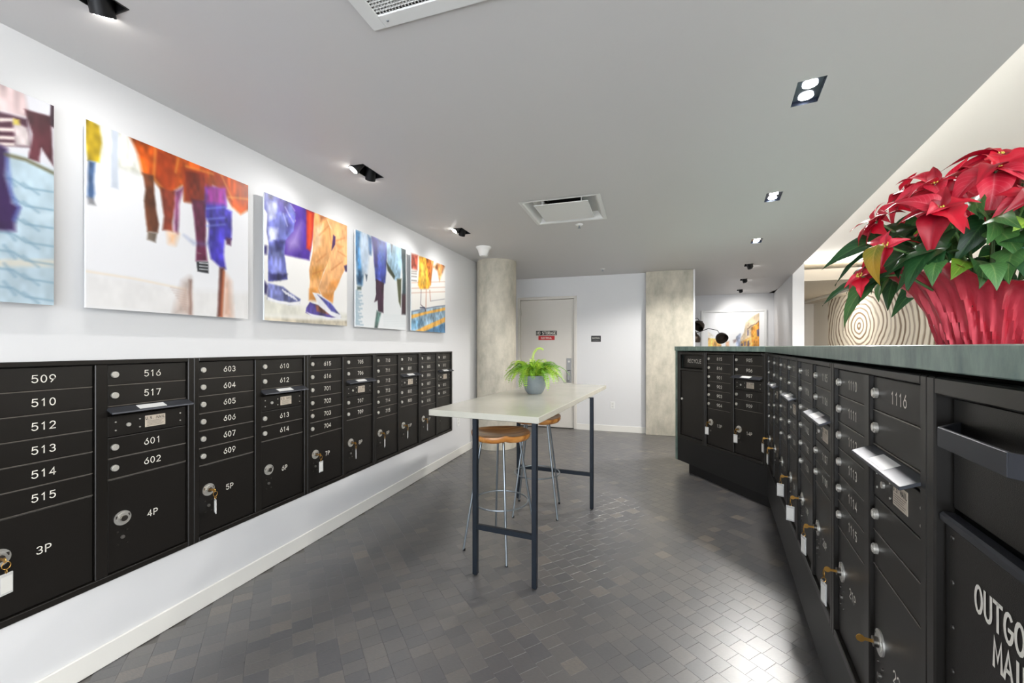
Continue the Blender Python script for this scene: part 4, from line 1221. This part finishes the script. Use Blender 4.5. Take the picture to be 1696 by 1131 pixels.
# ================================================================== FERN
fp = empty('potted_fern', (-0.845, 3.265, TZ), 0, 'bright green fern in a grey concrete bowl on the table', 'potted plant')
prof = [(0.045, 0.0), (0.057, 0.002), (0.078, 0.03), (0.092, 0.07), (0.097, 0.11), (0.095, 0.145), (0.093, 0.150), (0.088, 0.150), (0.086, 0.14), (0.084, 0.12)]
pt = ob('pot', MB().lathe(prof, 40, capt=False).mesh('pot', smooth=True), M_POTGREY, fp)
ob('soil', MB().lathe([(0.086, 0.12), (0.086, 0.128), (0.04, 0.134), (0.001, 0.136)], 24).mesh('soil', smooth=True), M_SOIL, pt)


def frond_mesh(L, rise, droop, seed, wid=0.036):
    rd = random.Random(seed)
    N = 21; sp = []
    for i in range(N + 1):
        s = i / N
        x = L * (s - 0.16 * s * s * droop)
        z = rise * math.sin(min(1.0, s * 1.0) * math.pi * 0.62) - droop * 0.55 * L * s ** 2.6
        sp.append(Vector((x, 0.012 * math.sin(3 * s + seed), z)))
    m = MB().tube(sp, [0.0016 * (1 - 0.7 * i / N) for i in range(N + 1)], 4)
    for i in range(2, N + 1):
        s = i / N
        t = (sp[i] - sp[i - 1]).normalized()
        side = Vector((0, 1, 0)); up = side.cross(t)
        ln_ = wid * (0.55 + 0.9 * s) * (1 - s) ** 0.55 * 1.25 + 0.004
        wd = L / N * 0.50
        for sg in (-1, 1):
            d_ = (side * sg * 0.93 + t * 0.34 - up * (0.22 + rd.uniform(-0.1, 0.12))).normalized()
            p0 = sp[i]; p1 = p0 + d_ * ln_ * 0.45 + t * wd; p2 = p0 + d_ * ln_ + t * wd * 0.5; p3 = p0 + d_ * ln_ * 0.45 - t * wd
            m.add([p0, p1, p2, p3], [(0, 1, 2, 3)])
    me = bpy.data.meshes.new('frond'); me.from_pydata(m.v, [], m.f)
    return me


FM = []
for k in range(9):
    L = (0.29, 0.27, 0.26, 0.25, 0.22, 0.20, 0.18, 0.27, 0.24)[k]
    rise = (0.10, 0.085, 0.12, 0.07, 0.115, 0.13, 0.12, 0.055, 0.10)[k]
    me = frond_mesh(L, rise, (0.95, 0.92, 0.8, 0.9, 0.6, 0.4, 0.2, 0.92, 0.85)[k], k)
    me.materials.append(M_FERN[k % 3]); FM.append(me)
FM2 = []
for k, me in enumerate(FM):
    q = me.copy(); q.materials.clear(); q.materials.append(M_FERN[(k + 1) % 3]); FM2.append(q)
rd = random.Random(3)
for k in range(92):
    a = k * 2.39996 + rd.uniform(-0.2, 0.2)
    me = rd.choice(FM + FM2)
    r0 = rd.uniform(0.005, 0.055)
    ob('frond', me, None, fp, (r0 * math.cos(a), r0 * math.sin(a), 0.135 + rd.uniform(0, 0.015)), (rd.uniform(-0.25, 0.25), rd.uniform(-0.35, 0.06), a)).scale = [rd.uniform(0.8, 1.02)] * 3
# the single tall frond that curls over
m = MB(); sp = [Vector((0.0, 0, 0.0)), Vector((-0.008, 0, 0.06)), Vector((-0.006, 0, 0.13)), Vector((0.006, 0, 0.185)), Vector((0.032, 0, 0.218)), Vector((0.062, 0, 0.222)), Vector((0.090, 0, 0.206))]
fine = []
for i in range(len(sp) - 1):
    for s in range(6): fine.append(sp[i].lerp(sp[i + 1], s / 6))
m.tube(fine, 0.002, 4)
for i in range(2, len(fine) - 1):
    t = (fine[i + 1] - fine[i - 1]).normalized(); s = i / len(fine)
    ln_ = 0.019 * (1 - 0.6 * s)
    for sg in (-1, 1):
        for d0 in (Vector((0, sg, 0)), Vector((t.z * sg, 0, -t.x * sg))):
            d_ = (d0 + t * 0.4).normalized(); w_ = t * 0.003
            m.add([fine[i], fine[i] + d_ * ln_ * 0.5 + w_, fine[i] + d_ * ln_, fine[i] + d_ * ln_ * 0.5 - w_], [(0, 1, 2, 3)])
me = bpy.data.meshes.new('tall_frond'); me.from_pydata(m.v, [], m.f)
ob('frond', me, M_FERN[0], fp, (-0.012, 0.0, 0.15), (0, 0, YAW))

# ================================================================== POINSETTIA
PC = Vector((0.766, 1.248))
ps = empty('poinsettia', (PC.x, PC.y, 1.3535), 0, 'red poinsettia in crinkled red foil on the counter', 'potted plant')
# foil mat: translucent red foil, crinkled
mfo = mat('red_foil', (222, 78, 94), 0.28, 0.35, noise=0.8, nscale=24, rgb2=(182, 24, 48), bump=1.0, bscale=75, stretch=(1, 1, 0.3), coat=0.3)
NF = 168


def foil(j, a, r_, z_):
    k = j / 9.0
    pleat = 0.005 * k * math.sin(a * 13) + 0.004 * k * math.sin(a * 23 + 1.3 + 2 * k) + 0.003 * math.sin(a * 37 + 5 * k) + 0.0018 * math.sin(a * 51 + 17 * k)
    # the rim stands up in two flaps and sags in front
    rim = 0.046 * math.cos(2 * (a + 0.52)) + 0.012 * math.sin(a * 5 + 2.2) + 0.008 * math.sin(a * 11)
    return r_ + pleat, z_ + rim * max(0, (k - 0.5) / 0.5) ** 1.3


fprof = [(0.080, 0.0), (0.084, 0.012), (0.088, 0.03), (0.093, 0.052), (0.100, 0.076), (0.110, 0.10), (0.124, 0.125), (0.142, 0.148), (0.162, 0.164), (0.182, 0.172)]
fo = ob('foil_wrap', MB().lathe(fprof, NF, capt=False, fn=foil).mesh('foil', smooth=True), mfo, ps, (0, 0, 0), (0, 0, YAW))
ob('soil', MB().lathe([(0.10, 0.085), (0.10, 0.092), (0.001, 0.1)], 24).mesh('soil'), M_SOIL, ps)


def leaf_mesh(L, W_, fold, droop, seed, lobes=False):
    n, c = 14, 9
    vs = []; sq = []
    for i in range(n + 1):
        s = i / n
        wv_ = W_ * (math.sin(math.pi * min(1, s ** 0.66)) ** 0.8) * (1.08 - 0.42 * s)
        if lobes: wv_ *= 1 + 0.22 * math.sin(s * 13 + seed) * (1 if s < 0.7 else 0.15)
        if i == n: wv_ = 0.0004
        z = 0.10 * L * math.sin(s * 2.2) - droop * L * s ** 2.2
        for k in range(c):
            q = -1 + 2 * k / (c - 1)
            ripple = 0.018 * L * math.sin(11 * s + seed * 1.7 + 2 * q) * q * q
            vein = -0.006 * L * math.cos((s * 9 - abs(q) * 2.6) * 2 * math.pi) * abs(q) * (1 - abs(q))
            vs.append((L * s, q * wv_ * (1 - 0.08 * fold), z + fold * wv_ * abs(q) ** 1.1 * (1 - 0.55 * abs(q)) + ripple + vein))
            sq.append((s, q, 0))
    fs = [(i * c + k, i * c + k + 1, (i + 1) * c + k + 1, (i + 1) * c + k) for i in range(n) for k in range(c - 1)]
    me = bpy.data.meshes.new('leaf'); me.from_pydata(vs, [], fs)
    me.attributes.new('sq', 'FLOAT_VECTOR', 'POINT').data.foreach_set('vector', [x for p_ in sq for x in p_])
    me.polygons.foreach_set('use_smooth', [True] * len(me.polygons))
    return me


def leaf_mat(name, rgb, rgb2, vein, rough=0.42, trans=0.22):
    m_ = bpy.data.materials.new(name); m_.use_nodes = True
    nt_ = m_.node_tree; b1 = nt_.nodes['Principled BSDF']; outn = nt_.nodes['Material Output']
    at_ = nt_.nodes.new('ShaderNodeAttribute'); at_.attribute_name = 'sq'
    sp_ = nt_.nodes.new('ShaderNodeSeparateXYZ'); nt_.links.new(at_.outputs['Vector'], sp_.inputs[0])
    def math_(op, a_, b__=None):
        k = nt_.nodes.new('ShaderNodeMath'); k.operation = op
        for i, v in enumerate((a_, b__)):
            if v is None: continue
            if isinstance(v, (int, float)): k.inputs[i].default_value = v
            else: nt_.links.new(v, k.inputs[i])
        return k.outputs[0]
    aq = math_('ABSOLUTE', sp_.outputs['Y'])
    ph = math_('SUBTRACT', math_('MULTIPLY', sp_.outputs['X'], 9 * 6.283), math_('MULTIPLY', aq, 2.6 * 6.283))
    side = math_('POWER', math_('MAXIMUM', math_('COSINE', ph), 0.0), 10.0)
    mid = math_('POWER', math_('SUBTRACT', 1.0, aq), 22.0)
    vn = math_('MINIMUM', math_('ADD', math_('MULTIPLY', side, 0.28), math_('MULTIPLY', mid, 0.75)), 1.0)
    ge_ = nt_.nodes.new('ShaderNodeNewGeometry'); nz_ = nt_.nodes.new('ShaderNodeTexNoise'); nz_.inputs['Scale'].default_value = 14
    nt_.links.new(ge_.outputs['Position'], nz_.inputs['Vector'])
    mx_ = nt_.nodes.new('ShaderNodeMix'); mx_.data_type = 'RGBA'
    mx_.inputs[6].default_value = (*s2l(rgb2), 1); mx_.inputs[7].default_value = (*s2l(rgb), 1)
    mr_ = nt_.nodes.new('ShaderNodeMapRange'); mr_.inputs['From Min'].default_value = 0.3; mr_.inputs['From Max'].default_value = 0.62
    nt_.links.new(nz_.outputs['Fac'], mr_.inputs['Value']); nt_.links.new(mr_.outputs['Result'], mx_.inputs[0])
    mv_ = nt_.nodes.new('ShaderNodeMix'); mv_.data_type = 'RGBA'; mv_.inputs[7].default_value = (*s2l(vein), 1)
    nt_.links.new(vn, mv_.inputs[0]); nt_.links.new(mx_.outputs[2], mv_.inputs[6])
    nt_.links.new(mv_.outputs[2], b1.inputs['Base Color']); b1.inputs['Roughness'].default_value = rough
    tr = nt_.nodes.new('ShaderNodeBsdfTranslucent'); nt_.links.new(mv_.outputs[2], tr.inputs['Color'])
    mixn = nt_.nodes.new('ShaderNodeMixShader'); mixn.inputs[0].default_value = trans
    nt_.links.new(b1.outputs[0], mixn.inputs[1]); nt_.links.new(tr.outputs[0], mixn.inputs[2]); nt_.links.new(mixn.outputs[0], outn.inputs['Surface'])
    return m_


REDS = [leaf_mat('bract_red_bright', (200, 14, 42), (170, 8, 34), (176, 16, 44)), leaf_mat('bract_red_deep', (166, 10, 36), (128, 6, 26), (140, 16, 40)), leaf_mat('bract_red_pink', (206, 44, 66), (180, 20, 46), (222, 110, 120))]
GREENS = [leaf_mat('leaf_green_deep', (40, 82, 44), (24, 58, 34), (80, 120, 70)), leaf_mat('leaf_green_mid', (76, 122, 64), (46, 90, 46), (130, 160, 96)), leaf_mat('leaf_green_lime', (138, 172, 46), (88, 138, 44), (176, 196, 90)), leaf_mat('leaf_ochre', (176, 134, 40), (120, 120, 40), (190, 160, 80))]
BR = []
for k in range(12):
    L = (0.092, 0.082, 0.105, 0.074, 0.098, 0.086, 0.066, 0.112, 0.09, 0.10, 0.078, 0.094)[k]
    me = leaf_mesh(L, L * (0.34, 0.31, 0.36, 0.30)[k % 4], 0.45 + 0.2 * (k % 3), 0.25 + 0.16 * (k % 4), k, k % 3 == 0)
    me.materials.append(REDS[k % 3]); BR.append(me)
GR = []
for k in range(12):
    L = (0.11, 0.125, 0.10, 0.13, 0.115, 0.095, 0.11, 0.13, 0.105, 0.12, 0.09, 0.115)[k]
    me = leaf_mesh(L, L * (0.30, 0.27, 0.32)[k % 3], 0.35, 0.25 + 0.14 * (k % 4), 20 + k, k % 3 == 1)
    me.materials.append(GREENS[(0, 0, 1, 0, 1, 2, 0, 1, 0, 0, 1, 0)[k]]); GR.append(me)
OC = GR[3].copy(); OC.materials.clear(); OC.materials.append(GREENS[3])
rd = random.Random(21)
RT = Vector((cy_, sy_, 0)); FW = Vector((sy_, -cy_, 0)); UP = Vector((0, 0, 1))     # right, near side, up at the plant


def put(name, me, pos, q, sc):
    o = ob(name, me, None, ps, pos); o.rotation_mode = 'QUATERNION'; o.rotation_quaternion = q; o.scale = (sc, sc, sc)
    return o


heads = []
for (r_, f_, h_, tx, tf, big) in (
        (-0.205, 0.09, 0.290, -0.55, 0.75, 1.0), (-0.155, 0.03, 0.365, -0.5, 0.45, 0.95), (-0.085, 0.09, 0.375, -0.25, 0.7, 1.05), (-0.02, 0.04, 0.425, -0.1, 0.4, 1.0), (0.06, 0.09, 0.395, 0.1, 0.75, 1.05),
        (0.10, 0.0, 0.435, 0.2, 0.3, 1.0), (0.19, 0.07, 0.40, 0.4, 0.6, 1.0), (0.02, 0.165, 0.325, 0.05, 1.0, 0.85), (0.15, 0.16, 0.33, 0.35, 0.95, 0.95), (-0.11, 0.165, 0.295, -0.25, 1.0, 0.7),
        (-0.265, 0.03, 0.225, -1.0, 0.5, 0.7), (-0.28, -0.02, 0.165, -1.2, 0.35, 0.55), (-0.21, -0.06, 0.31, -0.7, -0.2, 0.9), (-0.10, -0.10, 0.39, -0.3, -0.4, 1.0), (0.05, -0.12, 0.42, 0.1, -0.5, 1.0), (0.19, -0.10, 0.40, 0.5, -0.4, 1.0),
        (0.28, 0.03, 0.31, 1.0, 0.2, 0.95), (0.0, -0.20, 0.32, 0.0, -1.0, 0.9), (0.25, -0.14, 0.30, 0.8, -0.7, 0.9)):
    heads.append((RT * r_ + FW * f_ + UP * h_, (RT * tx + FW * tf + UP * 0.8).normalized(), big))
M_BUD = mat('bud_yellow', (196, 186, 80), 0.5); M_STEM = mat('stem_green', (78, 108, 60), 0.5)
for c_, n_, big in heads:
    base = Vector((c_.x * 0.2, c_.y * 0.2, 0.09))
    ob('stem', MB().tube([base, base.lerp(c_, 0.55) + Vector((0, 0, 0.035)), c_ - n_ * 0.004], 0.003, 6).mesh('stem', smooth=True), M_STEM, ps)
    q0 = n_.to_track_quat('Z', 'X')
    nb = 10 if big > 0.8 else 7
    for k in range(nb):
        az = k * 2.39996 + rd.uniform(-0.25, 0.25)
        el = 0.75 - 1.15 * (k / nb) ** 0.7 + rd.uniform(-0.2, 0.2)
        me = rd.choice(BR)
        q = q0 @ Matrix.Rotation(az, 3, 'Z').to_quaternion() @ Matrix.Rotation(-el, 3, 'Y').to_quaternion() @ Matrix.Rotation(rd.uniform(-0.45, 0.45), 3, 'X').to_quaternion()
        put('bract', me, c_ - n_ * 0.012 * (k / nb), q, big * (0.55 + 0.55 * k / nb) * rd.uniform(0.9, 1.12))
    m = MB()
    for k in range(6):
        v = n_ * 0.004 + (q0 @ Vector((0.005 * math.cos(k * 1.05), 0.005 * math.sin(k * 1.05), 0)))
        m.lathe([(0.0004, -0.003), (0.0021, 0), (0.0004, 0.003)], 6, tuple(c_ + v))
    ob('flower_bud', m, M_BUD, ps, kind='stuff')
for k in range(150):
    a = k * 2.39996
    lay = k % 5
    rr_ = (0.08, 0.12, 0.16, 0.19, 0.14)[lay] + rd.uniform(-0.02, 0.02)
    hz = (0.30, 0.27, 0.225, 0.19, 0.20)[lay] + rd.uniform(-0.025, 0.035)
    pos = Vector((rr_ * math.cos(a), rr_ * math.sin(a), hz))
    el = rd.uniform(-0.75, 0.15)
    q = Matrix.Rotation(a + rd.uniform(-0.6, 0.6), 3, 'Z').to_quaternion() @ Matrix.Rotation(-el, 3, 'Y').to_quaternion() @ Matrix.Rotation(rd.uniform(-0.7, 0.7), 3, 'X').to_quaternion()
    put('leaf', rd.choice(GR), pos, q, rd.uniform(0.75, 1.1))
for r_, f_, h_, az, el in ((-0.29, 0.04, 0.225, 3.3, -1.1), (-0.22, 0.10, 0.175, 3.7, -0.55), (-0.17, 0.15, 0.16, 4.1, -0.6)):
    put('leaf', OC if r_ < -0.25 else GR[2], RT * r_ + FW * f_ + UP * h_, Matrix.Rotation(az + YAW, 3, 'Z').to_quaternion() @ Matrix.Rotation(-el, 3, 'Y').to_quaternion(), 0.62)
ob('plant_stake', MB().tube([tuple(RT * -0.13 + FW * 0.17 + UP * 0.185), tuple(RT * -0.03 + FW * 0.20 + UP * 0.205), tuple(RT * 0.16 + FW * 0.20 + UP * 0.215)], 0.0025, 6).mesh('stake', smooth=True), mat('green_plastic', (84, 140, 124), 0.5), ps)

# ================================================================== CEILING FIXTURES
WN = ('first', 'middle', 'last')
for i, (x, y) in enumerate(WASH):
    lab = ('black twin spotlight recessed in the ceiling above the striped skirt print', 'black twin spotlight recessed in the ceiling above the jeans print', 'black twin spotlight recessed in the ceiling above the crossing print')[i]
    e_ = empty('twin_spotlight', (x, y, ZC), 0, lab, 'spotlight', 'twin spotlights along the art wall')
    m = MB().box(-0.0525, -0.0505, -0.105, 0.105, 0, 0.14).box(0.0505, 0.0525, -0.105, 0.105, 0, 0.14).box(-0.0505, 0.0505, -0.105, -0.103, 0, 0.14).box(-0.0505, 0.0505, 0.103, 0.105, 0, 0.14).box(-0.0505, 0.0505, -0.103, 0.103, 0.138, 0.14)
    m.box(-0.056, -0.0525, -0.109, 0.109, -0.002, 0.0).box(0.0525, 0.056, -0.109, 0.109, -0.002, 0).box(-0.0525, 0.0525, -0.109, -0.105, -0.002, 0).box(-0.0525, 0.0525, 0.105, 0.109, -0.002, 0)
    ob('housing', m, M_FIXT, e_)
    for s, dy in ((-1, -0.05), (1, 0.05)):
        aim = Vector((-0.42, 0.42 * s, -0.85)).normalized()
        p0 = Vector((0.0, dy, 0.055)); p1 = p0 + aim * 0.088
        h_ = ob('lamp_head', MB().cyl(p0, p1, 0.034, 20).mesh('head', smooth=True), M_FIXT, e_)
        ob('lens', MB().cyl(p1 - aim * 0.001, p1 + aim * 0.0012, 0.027, 20), M_LENS2, h_)
        g = Vector((x, y, ZC)) + p1 + aim * 0.004
        lamp('spot_wash', 'SPOT', g, (11, 15, 21)[i], None, g + Vector((-0.44, 0.52 * s, -0.95)), 0.018, 118, 1.0, (1.0, 0.985, 0.965))
for i, (x, y) in enumerate(DOWN):
    lab = ('white-hot twin downlight in the grey ceiling directly in front of the poinsettia', 'twin downlight in the grey ceiling between two other twin downlights', 'twin downlight in the grey ceiling next to the tilted hall spotlights')[i]
    e_ = empty('twin_downlight', (x, y, ZC), -A92, lab, 'downlight', 'twin downlights over the counter')
    m = MB().box(-0.0525, -0.0505, -0.105, 0.105, 0, 0.06).box(0.0505, 0.0525, -0.105, 0.105, 0, 0.06).box(-0.0505, 0.0505, -0.105, -0.103, 0, 0.06).box(-0.0505, 0.0505, 0.103, 0.105, 0, 0.06).box(-0.0505, 0.0505, -0.103, 0.103, 0.058, 0.06)
    m.box(-0.0505, 0.0505, -0.103, 0.103, 0.012, 0.016)
    ob('housing', m, M_REFL, e_)
    for dy in (-0.05, 0.05):
        ob('lens', MB().lathe([(0.029, 0.006), (0.029, 0.012)], 24, (0, dy, 0)), M_LENS, e_)
    lamp('downlight', 'SPOT', (x, y, ZC - 0.004), (58, 115, 215)[i], None, (x, y, 0), 0.07, 160, 0.25)
for i, (x, y) in enumerate(HALL):
    lab = ('tilted black spotlight nearest the square column', 'tilted black spotlight midway along the hall', 'tilted black spotlight close to the framed photograph')[i]
    e_ = empty('hall_spotlight', (x, y, ZC), -A92, lab, 'spotlight', 'black spotlights along the hall')
    m = MB().box(-0.0525, -0.0505, -0.105, 0.105, 0, 0.1).box(0.0505, 0.0525, -0.105, 0.105, 0, 0.1).box(-0.0505, 0.0505, -0.105, -0.103, 0, 0.1).box(-0.0505, 0.0505, 0.103, 0.105, 0, 0.1).box(-0.0505, 0.0505, -0.103, 0.103, 0.098, 0.1)
    ob('housing', m, M_FIXT, e_)
    for dy in (-0.048, 0.048):
        p0 = Vector((0, dy, 0.05)); aim = Vector((0.25, 0.5, -0.8)).normalized(); p1 = p0 + aim * 0.1
        h_ = ob('lamp_head', MB().cyl(p0, p1, 0.034, 18).mesh('head', smooth=True), M_FIXT, e_)
        ob('lens', MB().cyl(p1, p1 + aim * 0.0015, 0.028, 18), M_LENS2, h_)
    lamp('hall_spot', 'SPOT', (x, y, ZC - 0.06), 24, None, (x + 0.35, y + 1.0, 1.3), 0.03, 110, 0.8)

# supply diffuser
x, y, w_ = DIFF
e_ = empty('ceiling_diffuser', (x, y, ZC), 0, 'white square supply air diffuser with a floating centre plate', 'air vent')
M_DIF = mat('diffuser_white', (226, 226, 224), 0.45)
h = 0.322; g = 0.262
m = MB()
m.add([(sx * a_, sy * a_, z) for a_, z in ((h, -0.004), (0.296, -0.006), (0.285, 0.0), (0.25, 0.055), (0.16, 0.06)) for sx, sy in ((-1, -1), (1, -1), (1, 1), (-1, 1))],
      [(j * 4 + k, j * 4 + (k + 1) % 4, (j + 1) * 4 + (k + 1) % 4, (j + 1) * 4 + k) for j in range(4) for k in range(4)])
me = bpy.data.meshes.new('cone'); me.from_pydata(m.v, [], m.f)
ob('frame', me, M_DIF, e_)
ob('duct_neck', MB().lathe([(0.15, 0.058), (0.15, 0.16), (0.001, 0.16)], 32, capb=False, capt=False), M_DEEP, e_)
ob('centre_plate', MB().box(-0.218, 0.218, -0.218, 0.218, -0.010, -0.004).mesh('cp', bevel=0.002), M_DIF, e_)
for sx, sy in ((-1, -1), (1, -1), (1, 1), (-1, 1)):
    ob('hanger', MB().cyl((sx * 0.16, sy * 0.16, -0.004), (sx * 0.16, sy * 0.16, 0.06), 0.006, 8), M_DIF, e_)
# return grille
x, y, w_ = GRIL
e_ = empty('return_grille', (x, y, ZC), 0, 'white egg crate return air grille in the ceiling', 'air vent')
o_, i_ = 0.315, 0.262
m = MB().box(-o_, -i_, -o_, o_, -0.008, 0).box(i_, o_, -o_, o_, -0.008, 0).box(-i_, i_, -o_, -i_, -0.008, 0).box(-i_, i_, i_, o_, -0.008, 0)
ob('frame', m.mesh('gf', bevel=0.0015), M_DIF, e_)
m = MB(); n = 42
for k in range(1, n):
    c_ = -i_ + 2 * i_ * k / n
    m.box(c_ - 0.0008, c_ + 0.0008, -i_, i_, -0.004, 0.010); m.box(-i_, i_, c_ - 0.0008, c_ + 0.0008, -0.004, 0.010)
ob('egg_crate_core', m, M_DIF, e_, kind='stuff')
ob('plenum', MB().box(-0.285, 0.285, -0.285, 0.285, 0.06, 0.065), M_DEEP, e_)
for sx in (-1, 1):
    for sy in (-1, 1): ob('screw', MB().lathe([(0.004, -0.0095), (0.005, -0.008)], 10, (sx * 0.24, sy * 0.288, 0)), M_STEEL, e_)
# dome and sprinklers
ob('ceiling_dome', MB().lathe([(0.088, 0.0), (0.088, -0.012), (0.080, -0.022), (0.070, -0.032), (0.058, -0.065), (0.050, -0.095), (0.042, -0.106), (0.001, -0.109)], 32, capt=False).mesh('dome', smooth=True), M_WHITEP, None, (-1.752, 4.42, ZC), label='white conical ceiling sensor dome near the round column', cat='sensor')
for x, y, lab in ((-0.569, 3.875, 'white fire sprinkler head beside the ceiling diffuser'), (-0.564, 6.18, 'white fire sprinkler head above the electrical room door')):
    e_ = empty('fire_sprinkler', (x, y, ZC), 0, lab, 'sprinkler', 'fire sprinklers in the grey ceiling')
    ob('escutcheon', MB().lathe([(0.036, 0), (0.036, -0.003), (0.024, -0.010), (0.016, -0.012)], 24).mesh('esc', smooth=True), M_WHITEP, e_)
    ob('sprinkler_head', MB().lathe([(0.007, -0.012), (0.007, -0.032), (0.016, -0.033), (0.016, -0.035)], 14), M_STEEL, e_)

# ================================================================== LOBBY LAMP (three shades)
fl = empty('floor_lamp', (0.79, 7.62, 0), 0, 'black floor lamp with three spun metal shades behind the square column', 'floor lamp')
ob('base', MB().lathe([(0.16, 0), (0.16, 0.02), (0.02, 0.03)], 32).mesh('lb', smooth=True), M_FIXT, fl)
ob('pole', MB().cyl((0, 0, 0.02), (0, 0, 1.66), 0.011, 12), M_FIXT, fl)
M_SHADE = mat('bronze_shade', (62, 54, 48), 0.28, 0.7)
for (sx, sy, sz), path, ax in (
    ((0.486, 0.13, 1.505), [(0, 0, 1.55), (0.12, 0.03, 1.60), (0.28, 0.075, 1.66), (0.42, 0.11, 1.63), (0.455, 0.12, 1.58)], (0.25, -0.75, -0.6)),
    ((0.125, 0.02, 1.715), [(0, 0, 1.66), (0.03, 0, 1.83), (0.10, 0.01, 1.835), (0.125, 0.02, 1.80)], (-0.55, -0.5, -0.65)),
    ((0.055, 0.0, 1.50), [(0, 0, 1.60), (0.06, -0.02, 1.62), (0.075, 0.0, 1.56)], (-0.2, 0.3, -0.9))):
    a_ = ob('arm', MB().tube(path, 0.006, 8).mesh('arm', smooth=True), M_FIXT, fl)
    prof = [(0.012, 0.10), (0.016, 0.075), (0.045, 0.065), (0.078, 0.040), (0.096, 0.0), (0.100, -0.045), (0.097, -0.045), (0.092, 0.0), (0.074, 0.036), (0.01, 0.062)]
    m = MB().lathe(prof, 28, capt=False)
    s_ = ob('lamp_shade', m.mesh('shade', smooth=True), M_SHADE, fl, (sx, sy, sz)); s_.rotation_mode = 'QUATERNION'
    s_.rotation_quaternion = Vector(ax).to_track_quat('-Z', 'Y')

# lobby lighting: unseen fill downlights added in the raised ceiling, a cove along the mural
for i, (x, y) in enumerate(((2.9, -1.2), (2.9, 1.0), (2.9, 3.2), (3.3, 5.6))):
    e_ = empty('lobby_fill_light', (x, y, ZHI), 0, ('unseen round fill light added in the raised ceiling beside the glazed front', 'unseen round fill light added in the raised ceiling level with the poinsettia', 'unseen round fill light added in the raised ceiling level with the counter bend', 'unseen round fill light added in the raised ceiling facing the low beige ceiling')[i], 'downlight', 'unseen fill lights added in the raised ceiling')
    ob('trim_ring', MB().lathe([(0.075, 0), (0.075, -0.006), (0.055, -0.006), (0.055, 0.0)], 24, capb=False, capt=False), M_WHITEP, e_)
    ob('lens', MB().lathe([(0.055, -0.003), (0.055, -0.001)], 24), M_LENS, e_)
    lamp('lobby_fill', 'SPOT', (x, y, ZHI - 0.02), 75, None, (x, y, 0), 0.06, 165, 0.4, (1, 0.95, 0.88))
e_ = ob('mural_wall_washer', MB().box(-0.03, 0.0, -2.4, 2.4, -0.05, 0.0).mesh('washer'), M_WHITEP, None, (XR - 0.45, 10.4, ZC), label='slim white linear wall washer above the mural', cat='ceiling light')
lamp('mural_wash', 'AREA', (XR - 0.44, 10.4, ZC - 0.055), 60, None, (XR, 10.4, 1.75), 0.05, size_y=4.6, color=(1, 0.95, 0.88))

ob('cove_light_strip', MB().box(-0.012, 0.012, -4.6, 4.6, 0, 0.012), M_WHITEP, None, (EDGE(2.9) - 0.24, 2.9, ZC + 0.0205), (0, 0, -A92), label='hidden white light strip lying on the edge of the grey ceiling', cat='light strip')
lamp('cove_light', 'AREA', (EDGE(2.9) - 0.235, 2.9, ZC + 0.036), 26, None, None, 0.03, size_y=9.0, color=(1, 0.97, 0.92)).rotation_euler = Matrix.Rotation(-A92, 3, 'Z').to_4x4().to_3x3().__matmul__(Matrix.Rotation(math.radians(-150), 3, 'Y')).to_euler()

ob('cove_light_strip', MB().box(-0.9, 0.9, -0.012, 0.012, 0, 0.012), M_WHITEP, None, (3.45, 8.62, ZC + 0.2005), label='hidden fill light strip added on top of the low beige ceiling', cat='light strip')  # hidden strip added to brighten the far end of the raised ceiling
lamp('cove_fill_far', 'AREA', (3.45, 8.60, ZC + 0.216), 22, None, (3.45, 7.9, ZC + 1.0), 1.8, size_y=0.03, color=(1, 0.97, 0.92))
